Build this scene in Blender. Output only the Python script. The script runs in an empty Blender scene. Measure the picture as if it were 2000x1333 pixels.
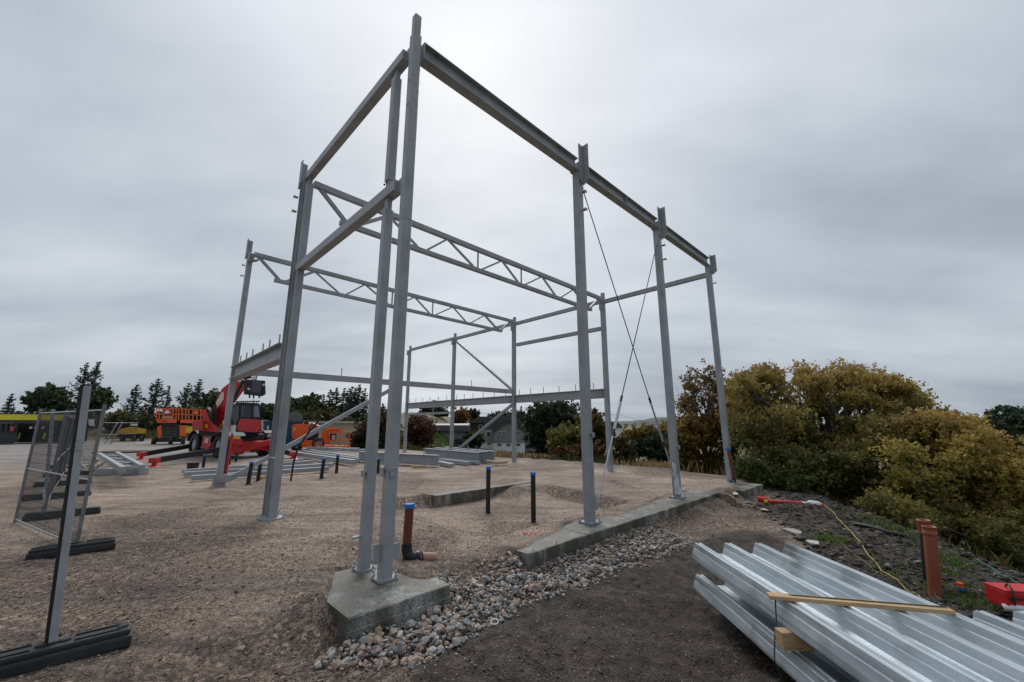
import bpy, bmesh, math, random
import numpy as np
from mathutils import Vector, Matrix
random.seed(7); rng = np.random.default_rng(11)
sc = bpy.context.scene
col = sc.collection

# ------------------------------------------------------------------ camera
H = 1.70
FPX = 793.0
PITCH = math.atan(164.5 / FPX)
cam = bpy.data.cameras.new('camera')
cam.sensor_width = 36; cam.lens = 36 * FPX / 2000; cam.clip_end = 4000; cam.clip_start = 0.05
camo = bpy.data.objects.new('camera', cam); col.objects.link(camo)
camo.location = (0, 0, H); camo.rotation_euler = (math.pi / 2 + PITCH, 0, 0)
sc.camera = camo

# ------------------------------------------------------------------ light
SUN_EL, SUN_AZ = math.radians(46), math.radians(-6)          # azimuth from +Y towards +X
sdir = Vector((math.sin(SUN_AZ) * math.cos(SUN_EL), math.cos(SUN_AZ) * math.cos(SUN_EL), math.sin(SUN_EL)))
sl = bpy.data.lights.new('sun', 'SUN'); sl.energy = 1.3; sl.angle = math.radians(35); sl.color = (1, 0.97, 0.93)
so = bpy.data.objects.new('sun', sl); col.objects.link(so)
so.rotation_euler = (-sdir).to_track_quat('-Z', 'Y').to_euler()

w = bpy.data.worlds.new('World'); sc.world = w; w.use_nodes = True
nt = w.node_tree; nt.nodes.clear()
def N(tree, t, **k):
    n = tree.nodes.new(t)
    for a, b in k.items():
        if a.startswith('i_'):
            n.inputs[int(a[2:])].default_value = b
        else: setattr(n, a, b)
    return n
def L(tree, a, b): tree.links.new(a, b)
def math_node(tree, op, a, b=None, c=None):
    n = tree.nodes.new('ShaderNodeMath'); n.operation = op
    for i, v in enumerate((a, b, c)):
        if v is None: continue
        if hasattr(v, 'is_linked') or hasattr(v, 'links'): tree.links.new(v, n.inputs[i])
        else: n.inputs[i].default_value = v
    return n.outputs[0]
def ramp(tree, fac, stops):
    r = tree.nodes.new('ShaderNodeValToRGB')
    e = r.color_ramp.elements
    while len(e) < len(stops): e.new(0.5)
    for i, (p, c) in enumerate(stops):
        e[i].position = p; e[i].color = (c[0], c[1], c[2], 1) if hasattr(c, '__len__') else (c, c, c, 1)
    tree.links.new(fac, r.inputs[0]); return r.outputs[0]

sky = N(nt, 'ShaderNodeTexSky', sky_type='NISHITA', sun_disc=False)
sky.sun_elevation = SUN_EL; sky.sun_rotation = SUN_AZ; sky.air_density = 1.5; sky.dust_density = 3
bg1 = N(nt, 'ShaderNodeBackground'); bg1.inputs[1].default_value = 0.06; L(nt, sky.outputs[0], bg1.inputs[0])
tc = N(nt, 'ShaderNodeTexCoord')
sp = N(nt, 'ShaderNodeSeparateXYZ'); L(nt, tc.outputs['Generated'], sp.inputs[0])
zc = math_node(nt, 'ADD', math_node(nt, 'MAXIMUM', sp.outputs[2], 0.0), 0.24)
px_ = math_node(nt, 'DIVIDE', sp.outputs[0], zc); py_ = math_node(nt, 'DIVIDE', sp.outputs[1], zc)
cb = N(nt, 'ShaderNodeCombineXYZ'); L(nt, px_, cb.inputs[0]); L(nt, py_, cb.inputs[1])
mp = N(nt, 'ShaderNodeMapping'); mp.inputs['Rotation'].default_value = (0, 0, math.radians(12)); mp.inputs['Scale'].default_value = (0.55, 0.95, 1)
mp.inputs['Location'].default_value = (7.3, 2.9, 0)
L(nt, cb.outputs[0], mp.inputs[0])
n1 = N(nt, 'ShaderNodeTexNoise'); n1.inputs['Scale'].default_value = 1.15; n1.inputs['Detail'].default_value = 3.5; n1.inputs['Roughness'].default_value = 0.42; n1.inputs['Distortion'].default_value = 0.25
L(nt, mp.outputs[0], n1.inputs[0])
n2 = N(nt, 'ShaderNodeTexNoise'); n2.inputs['Scale'].default_value = 4.2; n2.inputs['Detail'].default_value = 4; n2.inputs['Roughness'].default_value = 0.5
L(nt, mp.outputs[0], n2.inputs[0])
# brightness where the sun stands behind the overcast
vd = N(nt, 'ShaderNodeVectorMath', operation='DOT_PRODUCT'); L(nt, tc.outputs['Generated'], vd.inputs[0]); vd.inputs[1].default_value = sdir
gl = math_node(nt, 'MAXIMUM', vd.outputs['Value'], 0.0)
glow = math_node(nt, 'POWER', gl, 2.4)
base = ramp(nt, sp.outputs[2], [(0.0, 0.34), (0.08, 0.35), (0.30, 0.345), (0.55, 0.34), (1.0, 0.38)])
nn = math_node(nt, 'ADD', math_node(nt, 'MULTIPLY', math_node(nt, 'SUBTRACT', n1.outputs[0], 0.5), 1.05), math_node(nt, 'MULTIPLY', math_node(nt, 'SUBTRACT', n2.outputs[0], 0.5), 0.36))
br = math_node(nt, 'ADD', base, math_node(nt, 'MULTIPLY', glow, 0.22))
br = math_node(nt, 'MULTIPLY', br, math_node(nt, 'ADD', nn, 1.0))
tint = ramp(nt, br, [(0.10, (0.66, 0.84, 1.08)), (0.30, (0.78, 0.90, 1.06)), (0.50, (0.88, 0.95, 1.04)), (0.8, (0.95, 0.98, 1.02))])
mx = N(nt, 'ShaderNodeMix', data_type='RGBA', blend_type='MULTIPLY'); mx.inputs[0].default_value = 1
L(nt, tint, mx.inputs[6]); L(nt, br, mx.inputs[7])
bg2 = N(nt, 'ShaderNodeBackground'); bg2.inputs[1].default_value = 1.0; L(nt, mx.outputs[2], bg2.inputs[0])
ms = N(nt, 'ShaderNodeMixShader'); ms.inputs[0].default_value = 0.93
L(nt, bg1.outputs[0], ms.inputs[1]); L(nt, bg2.outputs[0], ms.inputs[2])
wo = N(nt, 'ShaderNodeOutputWorld'); L(nt, ms.outputs[0], wo.inputs[0])
sc.view_settings.view_transform = 'Standard'; sc.view_settings.look = 'None'
sc.view_settings.exposure = 0.50; sc.view_settings.gamma = 1; sc.view_settings.use_curve_mapping = False

# ------------------------------------------------------------------ measuring helpers
cP, sP = math.cos(PITCH), math.sin(PITCH)
def ray(px, py):
    u = (px - 1000) / FPX; v = (666.5 - py) / FPX
    return Vector((u, cP - v * sP, sP + v * cP))
def gp(px, py, z=0.0):                      # where the sight line meets height z
    r = ray(px, py); t = (z - H) / r.z
    return Vector((r.x * t, r.y * t, z))
def W(px, py, Y):                           # where it meets the plane at distance Y
    r = ray(px, py); t = Y / r.y
    return Vector((r.x * t, Y, H + r.z * t))
U1 = Vector((.710, .704)); NV = Vector((.697, -.717)); A0 = Vector((-1.41, 4.93))
def B(a, n, z=0.0):                         # building grid -> world
    p = A0 + U1 * a + NV * n
    return Vector((p.x, p.y, z))
def rel(x, y):
    dx, dy = x - A0.x, y - A0.y
    return dx * U1.x + dy * U1.y, dx * NV.x + dy * NV.y

# ------------------------------------------------------------------ numpy noise
def _hash(ix, iy, s):
    h = (ix.astype(np.int64) * 374761393 + iy.astype(np.int64) * 668265263 + s * 974711) & 0xffffffff
    h = ((h ^ (h >> 13)) * 1274126177) & 0xffffffff
    return ((h ^ (h >> 16)) & 0xffff) / 65535.0
def vnoise(x, y, s=0):
    ix, iy = np.floor(x), np.floor(y); fx, fy = x - ix, y - iy
    fx = fx * fx * (3 - 2 * fx); fy = fy * fy * (3 - 2 * fy)
    a = _hash(ix, iy, s); b = _hash(ix + 1, iy, s); c = _hash(ix, iy + 1, s); d = _hash(ix + 1, iy + 1, s)
    return (a + (b - a) * fx) * (1 - fy) + (c + (d - c) * fx) * fy - 0.5
def fbm(x, y, s=0, o=4):
    r = 0; a = 1.0
    for i in range(o):
        r = r + a * vnoise(x, y, s + i * 17); x = x * 2.03 + 5.2; y = y * 2.03 + 1.3; a *= 0.5
    return r
def sm(a, b, x):
    t = np.clip((x - a) / (np.asarray(b) - a), 0, 1); return t * t * (3 - 2 * t)
def poly_sd(x, y, poly):                    # signed distance, negative inside
    x = np.asarray(x, float); y = np.asarray(y, float)
    d = np.full(x.shape, 1e9); ins = np.zeros(x.shape, bool)
    n = len(poly)
    for i in range(n):
        x0, y0 = poly[i]; x1, y1 = poly[(i + 1) % n]
        ex, ey = x1 - x0, y1 - y0
        t = np.clip(((x - x0) * ex + (y - y0) * ey) / (ex * ex + ey * ey + 1e-9), 0, 1)
        d = np.minimum(d, (x - x0 - ex * t) ** 2 + (y - y0 - ey * t) ** 2)
        c = ((y0 > y) != (y1 > y)) & (x < (x1 - x0) * (y - y0) / (y1 - y0 + 1e-12) + x0)
        ins ^= c
    d = np.sqrt(d); return np.where(ins, -d, d)
def wpoly(pts, z): return [tuple(gp(a, b, z)[:2]) for a, b in pts]

RIDGE_Y = [-5, 0, 3, 6.4, 7.3, 8.75, 11.7, 13.0, 30, 900]
RIDGE_X = [6.6, 7.0, 7.2, 7.45, 7.6, 7.75, 8.3, 8.6, 30, 1100]
SOIL = wpoly([(780, 1360), (900, 1262), (960, 1222), (1030, 1185), (1120, 1148), (1200, 1110), (1290, 1082), (1345, 1066), (1400, 1052), (1455, 1040), (1500, 1042), (1550, 1075), (1600, 1110), (2100, 1250), (2300, 1500), (1300, 3200), (900, 1700)], -.33)
MOUND = wpoly([(1488, 992), (1520, 984), (1600, 975), (1700, 990), (1800, 1020), (2100, 1110), (2300, 1300), (1900, 1330), (1700, 1200), (1600, 1120), (1570, 1062), (1540, 1030), (1500, 1010)], -.32)
STONEBED = wpoly([(690, 1250), (780, 1200), (868, 1166), (930, 1150), (985, 1118), (1060, 1096), (1150, 1062), (1220, 1044), (1262, 1030), (1300, 1032), (1352, 1056), (1290, 1078), (1200, 1104), (1115, 1148), (1030, 1180), (955, 1222), (890, 1265), (835, 1300), (740, 1318), (650, 1318), (625, 1298)], -.24)
VIS_A = wpoly([(646, 1193), (648, 1160), (664, 1116), (720, 1105), (782, 1127), (830, 1140), (885, 1150), (700, 1260)], .03)
VIS_S = wpoly([(1026, 1082), (1052, 1056), (1095, 1040), (1130, 1018), (1175, 1012), (1215, 1008), (1255, 992), (1300, 972), (1330, 964), (1345, 960), (1385, 950), (1430, 960), (1430, 1000), (1040, 1110)], .01)
VIS_F = wpoly([(1462, 962), (1448, 953), (1430, 947), (1432, 940), (1470, 941), (1500, 950), (1495, 975)], .02)
def ridge_d(x, y): return x - np.interp(y, RIDGE_Y, RIDGE_X)
def height(x, y, fine=True):
    x = np.asarray(x, float); y = np.asarray(y, float)
    a, n = rel(x, y)
    z = np.zeros_like(x)
    wob = 0.10 * fbm(x * 1.3, y * 1.3, 3)
    # lower ground outside the frame's front line
    af = sm(-2.4, -0.5, a) * 1.0
    inner = np.where((a > 1.8) & (a < 9.05), 0.12, np.where((a > -0.7) & (a < 0.45), 0.2, np.where((a >= 9.05) & (a < 11.5), 0.35, 0.0)))
    z -= ((0.23 + .06 * ((a > 1.8) & (a < 9.05))) * sm(inner, inner + 0.55, n + wob) + 0.12 * sm(0.9, 3.2, n)) * af
    z -= 0.10 * sm(-0.2, 1.6, n) * (1 - af)
    # pit between the foundations
    left = sm(1.6, 3.0, a + wob * 2); right = 1 - sm(6.35, 6.95, a + 0.18 * (n + 2) + wob)
    back_n = np.where(a < 3.55, -4.9, -4.30)
    back = np.where(a < 3.55, sm(back_n, back_n + 0.5, n + wob), sm(-4.52, -4.36, n))
    front = 1 - sm(-1.3, -0.35, n + wob)
    z -= 0.27 * left * right * back * front * (1 - .96 * sm(5.2, 6.5, a) * np.exp(-((n + 4.25) / .55) ** 2))
    # ridge on the right and the fall behind it
    rd = ridge_d(x, y)
    mound = np.exp(-(rd + 0.9) ** 2 / 1.1) * sm(-2, 3, 14.0 - y) * sm(1.0, 2.2, n)
    z += 0.16 * mound * sm(4, 9, y)
    z -= 0.26 * (1 - sm(5, 10.5, y)) * sm(-4.0, -0.6, rd)
    z += 0.10 * np.exp(-((x - 5.6) ** 2 + (y - 8.0) ** 2) / 1.2)
    dr = 3.4 * sm(0.0, 5.5, rd) * sm(-40, -10, -np.abs(y))
    db = a - 12.3
    dback = (0.95 * sm(0, 9, db) + 2.7 * sm(8, 34, db)) * sm(-74, -48, n)
    z -= np.maximum(dr, dback)
    # sand drifted over the concrete where it is buried
    fp = ((a > -1.1) & (a < .9) & (n > -1.1) & (n < .60)); z += np.where(fp, .07 * sm(.0, .10, poly_sd(x, y, VIS_A) + wob * .6) * sm(.60, .50, n) * sm(-1.1, -.8, a) * sm(.9, .5, a) * sm(-1.1, -.7, n), 0)
    fs = ((a > 1.5) & (a < 9.4) & (n > -.6) & (n < .50)); z += np.where(fs, .05 * sm(.0, .14, poly_sd(x, y, VIS_S) + wob * .8) * sm(1.5, 1.8, a) * sm(9.4, 9.1, a) * sm(-.6, -.4, n) * sm(.47, .36, n), 0)
    ff = ((a > 9.2) & (a < 11.9) & (n > -.8) & (n < .86)); z += np.where(ff, .07 * sm(.0, .14, poly_sd(x, y, VIS_F) + wob * .6) * sm(9.2, 9.5, a) * sm(11.9, 11.6, a) * sm(-.8, -.5, n) * sm(.86, .70, n), 0)
    # soil berm at the back edge
    z += 0.16 * np.exp(-(db - 0.1) ** 2 / 0.35) * sm(-13, -9, n) * (1 - sm(-3, -1, n))
    z += 1.6 * np.exp(-((x + 12) ** 2 + (y - 69) ** 2) / 60.0)
    # bank behind the yard
    z += 1.3 * sm(47, 54, y) * (1 - sm(-14, -8, x)) + 3.0 * sm(56, 90, y) * (1 - sm(-20, -10, x))
    z += 0.8 * sm(150, 500, np.hypot(x, y))
    if fine:
        near = np.exp(-np.hypot(x, y) / 40)
        soilm = np.clip(1 - sm(-0.2, 0.2, np.minimum(poly_sd(x, y, SOIL), poly_sd(x, y, MOUND))), 0, 1)
        z += 0.030 * fbm(x * 0.9, y * 0.9, 21, 3)
        # wheel tracks running across the sand
        q = (x * 0.35 + y * 0.94); p = (x * 0.94 - y * 0.35)
        z += 0.034 * fbm(p * 0.30, q * 2.6, 31, 3) * (1 - sm(-2.5, 0.5, a))
        z += 0.010 * fbm(x * 6, y * 6, 41, 3)
        z += 0.085 * fbm(x * 2.6, y * 2.6, 51, 4) * soilm
        z += 0.035 * np.abs(fbm(x * 8, y * 8, 57, 3)) * soilm
    return z
def gz(x, y): return float(height(np.array([x]), np.array([y]))[0])

# ------------------------------------------------------------------ materials
MATS = {}
def new_mat(name):
    m = bpy.data.materials.new(name); m.use_nodes = True
    t = m.node_tree; t.nodes.clear()
    o = N(t, 'ShaderNodeOutputMaterial'); b = N(t, 'ShaderNodeBsdfPrincipled')
    L(t, b.outputs[0], o.inputs[0]); return m, t, b
def surf(name, c, rough=0.5, metal=0.0, var=0.15, scale=6.0, bump=0.0, bscale=60.0, dirt=None, dirt_amt=0.35, spec=0.5, coat=0.0, stretch=(1, 1, 1)):
    if name in MATS: return MATS[name]
    m, t, b = new_mat(name)
    tcn = N(t, 'ShaderNodeTexCoord'); mpn = N(t, 'ShaderNodeMapping'); mpn.inputs['Scale'].default_value = stretch
    L(t, tcn.outputs['Object'], mpn.inputs[0])
    n = N(t, 'ShaderNodeTexNoise'); n.inputs['Scale'].default_value = scale; n.inputs['Detail'].default_value = 6; n.inputs['Roughness'].default_value = 0.6
    L(t, mpn.outputs[0], n.inputs[0])
    c0 = [max(0, v * (1 - var)) for v in c]; c1 = [min(1, v * (1 + var)) for v in c]
    cc = ramp(t, n.outputs[0], [(0.3, c0), (0.7, c1)])
    if dirt:
        n3 = N(t, 'ShaderNodeTexNoise'); n3.inputs['Scale'].default_value = scale * 0.35; n3.inputs['Detail'].default_value = 8; n3.inputs['Roughness'].default_value = 0.7
        L(t, mpn.outputs[0], n3.inputs[0])
        f = ramp(t, n3.outputs[0], [(0.48, 0.0), (0.72, dirt_amt)])
        mxx = N(t, 'ShaderNodeMix', data_type='RGBA'); L(t, f, mxx.inputs[0]); L(t, cc, mxx.inputs[6]); mxx.inputs[7].default_value = (*dirt, 1)
        cc = mxx.outputs[2]
    L(t, cc, b.inputs['Base Color'])
    rr = ramp(t, n.outputs[0], [(0.3, max(0, rough - 0.1)), (0.7, min(1, rough + 0.1))]); L(t, rr, b.inputs['Roughness'])
    b.inputs['Metallic'].default_value = metal; b.inputs['Specular IOR Level'].default_value = spec
    if coat: b.inputs['Coat Weight'].default_value = coat; b.inputs['Coat Roughness'].default_value = 0.2
    if bump:
        n4 = N(t, 'ShaderNodeTexNoise'); n4.inputs['Scale'].default_value = bscale; n4.inputs['Detail'].default_value = 5
        L(t, mpn.outputs[0], n4.inputs[0])
        bp = N(t, 'ShaderNodeBump'); bp.inputs['Strength'].default_value = bump; bp.inputs['Distance'].default_value = 0.01
        L(t, n4.outputs[0], bp.inputs['Height']); L(t, bp.outputs[0], b.inputs['Normal'])
    MATS[name] = m; return m
M_STEEL = surf('grey primer paint', (.325, .345, .36), .45, var=.13, scale=3.5, bump=.10, bscale=160, dirt=(.13, .125, .115), dirt_amt=.55)
M_STEEL2 = surf('grey primer paint on stacked steel', (.32, .345, .37), .42, var=.12, scale=2.0, dirt=(.2, .19, .18), dirt_amt=.35)
M_GALV = surf('galvanised steel', (.50, .53, .56), .38, .75, var=.18, scale=9, bump=.05, bscale=80)
M_ROD = surf('dark steel rod', (.06, .065, .07), .5, .6)
M_BLACK = surf('black rubber', (.018, .018, .020), .6, bump=.25, bscale=90, dirt=(.10, .085, .07), dirt_amt=.35)
M_BLACKP = surf('black plastic pipe', (.012, .012, .013), .42, dirt=(.12, .10, .08), dirt_amt=.3)
M_ORANGE = surf('terracotta plastic pipe', (.27, .070, .032), .45, var=.10, scale=8, dirt=(.22, .15, .10), dirt_amt=.4)
M_BROWNP = surf('brown plastic pipe', (.135, .035, .017), .42, var=.12, scale=8, dirt=(.2, .14, .1), dirt_amt=.25)
M_BLUE = surf('blue plastic cap', (.01, .17, .52), .4, var=.08)
M_RED = surf('red machine paint', (.58, .016, .022), .38, var=.10, scale=3, dirt=(.14, .06, .05), dirt_amt=.5, coat=.2)
M_REDB = surf('bright red plastic', (.60, .02, .02), .45, var=.08, bump=.1, bscale=150)
M_ORNG = surf('orange machine paint', (.85, .12, .018), .4, var=.08, scale=3, dirt=(.25, .10, .05), dirt_amt=.4)
M_YEL = surf('yellow paint', (.80, .70, .02), .5, var=.08, dirt=(.25, .2, .05), dirt_amt=.4)
M_YELD = surf('yellow tarpaulin', (.60, .33, .02), .5, var=.15, scale=3)
M_DARK = surf('dark metal', (.022, .023, .026), .5, .2, var=.3, scale=5, dirt=(.06, .055, .05), dirt_amt=.4)
M_WHITE = surf('white film', (.70, .71, .72), .5, var=.06)
M_GLASS = surf('tinted cab glass', (.05, .065, .07), .12, var=.1, spec=.8)
M_CREAM = surf('cream cladding', (.55, .50, .36), .6, var=.06, dirt=(.3, .27, .2), dirt_amt=.3)
M_BLUEC = surf('blue container paint', (.012, .055, .14), .5, var=.15, dirt=(.06, .07, .09), dirt_amt=.5)
M_TARP = surf('grey green tarpaulin', (.11, .13, .12), .5, var=.2, scale=3, bump=.5, bscale=6)
M_BARK = surf('bark', (.075, .065, .055), .85, var=.3, scale=9, bump=.5, bscale=25)
M_LIME = surf('fluorescent yellow tape', (.62, .72, .03), .5, var=.05)
M_PINK = surf('pink marking paint', (.75, .16, .17), .7, var=.15)
M_GREEN = surf('green strap', (.02, .065, .05), .55, var=.2)
M_LABEL = surf('yellow label', (.75, .45, .03), .5, var=.05)
M_GREENL = surf('green label', (.03, .28, .08), .5, var=.05)
M_SNOW = surf('white paint', (.74, .75, .76), .5, var=.05)
M_STRAW = surf('straw coloured rope', (.48, .34, .14), .8, var=.2, scale=20)
M_LAMP = surf('headlamp glass', (.35, .36, .38), .15, var=.2, spec=.8)

def wood_mat(name, c):
    m, t, b = new_mat(name)
    tcn = N(t, 'ShaderNodeTexCoord'); mpn = N(t, 'ShaderNodeMapping'); mpn.inputs['Scale'].default_value = (1.2, 14, 14)
    L(t, tcn.outputs['Object'], mpn.inputs[0])
    n = N(t, 'ShaderNodeTexNoise'); n.inputs['Scale'].default_value = 4; n.inputs['Detail'].default_value = 6; n.inputs['Distortion'].default_value = 1.2
    L(t, mpn.outputs[0], n.inputs[0])
    cc = ramp(t, n.outputs[0], [(0.3, [v * .55 for v in c]), (0.5, c), (0.75, [min(1, v * 1.25) for v in c])])
    L(t, cc, b.inputs['Base Color']); b.inputs['Roughness'].default_value = .7
    return m
M_WOOD = wood_mat('fresh softwood', (.50, .33, .17))

def concrete_mat():
    m, t, b = new_mat('concrete')
    tcn = N(t, 'ShaderNodeTexCoord')
    n = N(t, 'ShaderNodeTexNoise'); n.inputs['Scale'].default_value = 2.6; n.inputs['Detail'].default_value = 9; n.inputs['Roughness'].default_value = .66
    mpc = N(t, 'ShaderNodeMapping'); mpc.inputs['Scale'].default_value = (1, 1, .45); L(t, tcn.outputs['Object'], mpc.inputs[0]); L(t, mpc.outputs[0], n.inputs[0])
    cc = ramp(t, n.outputs[0], [(0.36, (.060, .055, .044)), (0.49, (.115, .107, .090)), (0.56, (.21, .205, .185)), (0.68, (.40, .40, .38))])
    n5 = N(t, 'ShaderNodeTexNoise'); n5.inputs['Scale'].default_value = 55; n5.inputs['Detail'].default_value = 3
    L(t, tcn.outputs['Object'], n5.inputs[0])
    f = ramp(t, n5.outputs[0], [(0.40, 0.35), (0.50, 1.0)])
    mxx = N(t, 'ShaderNodeMix', data_type='RGBA', blend_type='MULTIPLY'); mxx.inputs[0].default_value = .8
    L(t, cc, mxx.inputs[6]); L(t, f, mxx.inputs[7]); L(t, mxx.outputs[2], b.inputs['Base Color'])
    rr = ramp(t, n.outputs[0], [(0.3, .35), (0.7, .8)]); L(t, rr, b.inputs['Roughness'])
    bp = N(t, 'ShaderNodeBump'); bp.inputs['Strength'].default_value = .5; bp.inputs['Distance'].default_value = .01
    L(t, n5.outputs[0], bp.inputs['Height']); L(t, bp.outputs[0], b.inputs['Normal'])
    return m
M_CONC = concrete_mat()

def deck_mat():
    m, t, b = new_mat('galvanised decking')
    tcn = N(t, 'ShaderNodeTexCoord'); mpn = N(t, 'ShaderNodeMapping'); mpn.inputs['Scale'].default_value = (5, .7, 5)
    L(t, tcn.outputs['Object'], mpn.inputs[0])
    n = N(t, 'ShaderNodeTexNoise'); n.inputs['Scale'].default_value = 2.5; n.inputs['Detail'].default_value = 7; n.inputs['Roughness'].default_value = .65
    L(t, mpn.outputs[0], n.inputs[0])
    n6 = N(t, 'ShaderNodeTexNoise'); n6.inputs['Scale'].default_value = 1.6; n6.inputs['Detail'].default_value = 4
    L(t, tcn.outputs['Object'], n6.inputs[0])
    vv = N(t, 'ShaderNodeTexVoronoi'); vv.inputs['Scale'].default_value = 240
    L(t, tcn.outputs['Object'], vv.inputs[0])
    cc = ramp(t, n.outputs[0], [(0.3, (.47, .53, .57)), (0.7, (.66, .71, .74))])
    f = ramp(t, n6.outputs[0], [(0.30, (.50, .48, .45)), (0.44, (1.0, 1.0, 1.0))])
    f2 = ramp(t, vv.outputs['Color'], [(0.2, .86), (0.8, 1.0)])
    for ff in (f, f2):
        mxx = N(t, 'ShaderNodeMix', data_type='RGBA', blend_type='MULTIPLY'); mxx.inputs[0].default_value = 1
        L(t, cc, mxx.inputs[6]); L(t, ff, mxx.inputs[7]); cc = mxx.outputs[2]
    L(t, cc, b.inputs['Base Color']); b.inputs['Metallic'].default_value = .75
    rr = ramp(t, n.outputs[0], [(0.3, .34), (0.7, .50)]); L(t, rr, b.inputs['Roughness'])
    return m
M_DECK = deck_mat()

def attr_mat(name, rough=.7, trans=.0, noise=0.0, nscale=30):
    m, t, b = new_mat(name)
    at = N(t, 'ShaderNodeAttribute'); at.attribute_name = 'Col'
    c = at.outputs['Color']
    if noise:
        tcn = N(t, 'ShaderNodeTexCoord'); n = N(t, 'ShaderNodeTexNoise'); n.inputs['Scale'].default_value = nscale; n.inputs['Detail'].default_value = 5
        L(t, tcn.outputs['Object'], n.inputs[0]); f = ramp(t, n.outputs[0], [(0.3, 1 - noise), (0.7, 1 + noise * .3)])
        mxx = N(t, 'ShaderNodeMix', data_type='RGBA', blend_type='MULTIPLY'); mxx.inputs[0].default_value = 1
        L(t, c, mxx.inputs[6]); L(t, f, mxx.inputs[7]); c = mxx.outputs[2]
    L(t, c, b.inputs['Base Color']); b.inputs['Roughness'].default_value = rough; b.inputs['Specular IOR Level'].default_value = .3
    if trans:
        o = [x for x in t.nodes if x.type == 'OUTPUT_MATERIAL'][0]
        tr = N(t, 'ShaderNodeBsdfTranslucent'); L(t, c, tr.inputs[0])
        mm = N(t, 'ShaderNodeMixShader'); mm.inputs[0].default_value = trans
        L(t, b.outputs[0], mm.inputs[1]); L(t, tr.outputs[0], mm.inputs[2]); L(t, mm.outputs[0], o.inputs[0])
    return m
M_LEAF = attr_mat('leaves', .55, .38)
M_NEEDLE = attr_mat('needles', .7, .12)
M_GRASS = attr_mat('grass blades', .7, .2)
M_PEBBLE = attr_mat('pebbles', .75, 0, .3, 60)

def rock_mat(name, c):
    return surf(name, c, .7, var=.28, scale=14, bump=.5, bscale=50)
ROCKM = [rock_mat('grey crushed rock', (.31, .31, .305)), rock_mat('pale crushed rock', (.52, .49, .455)), rock_mat('pink crushed rock', (.44, .315, .255)),
         rock_mat('dark crushed rock', (.18, .185, .19)), rock_mat('tan crushed rock', (.45, .37, .29)), rock_mat('ochre crushed rock', (.43, .32, .24))]

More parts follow.
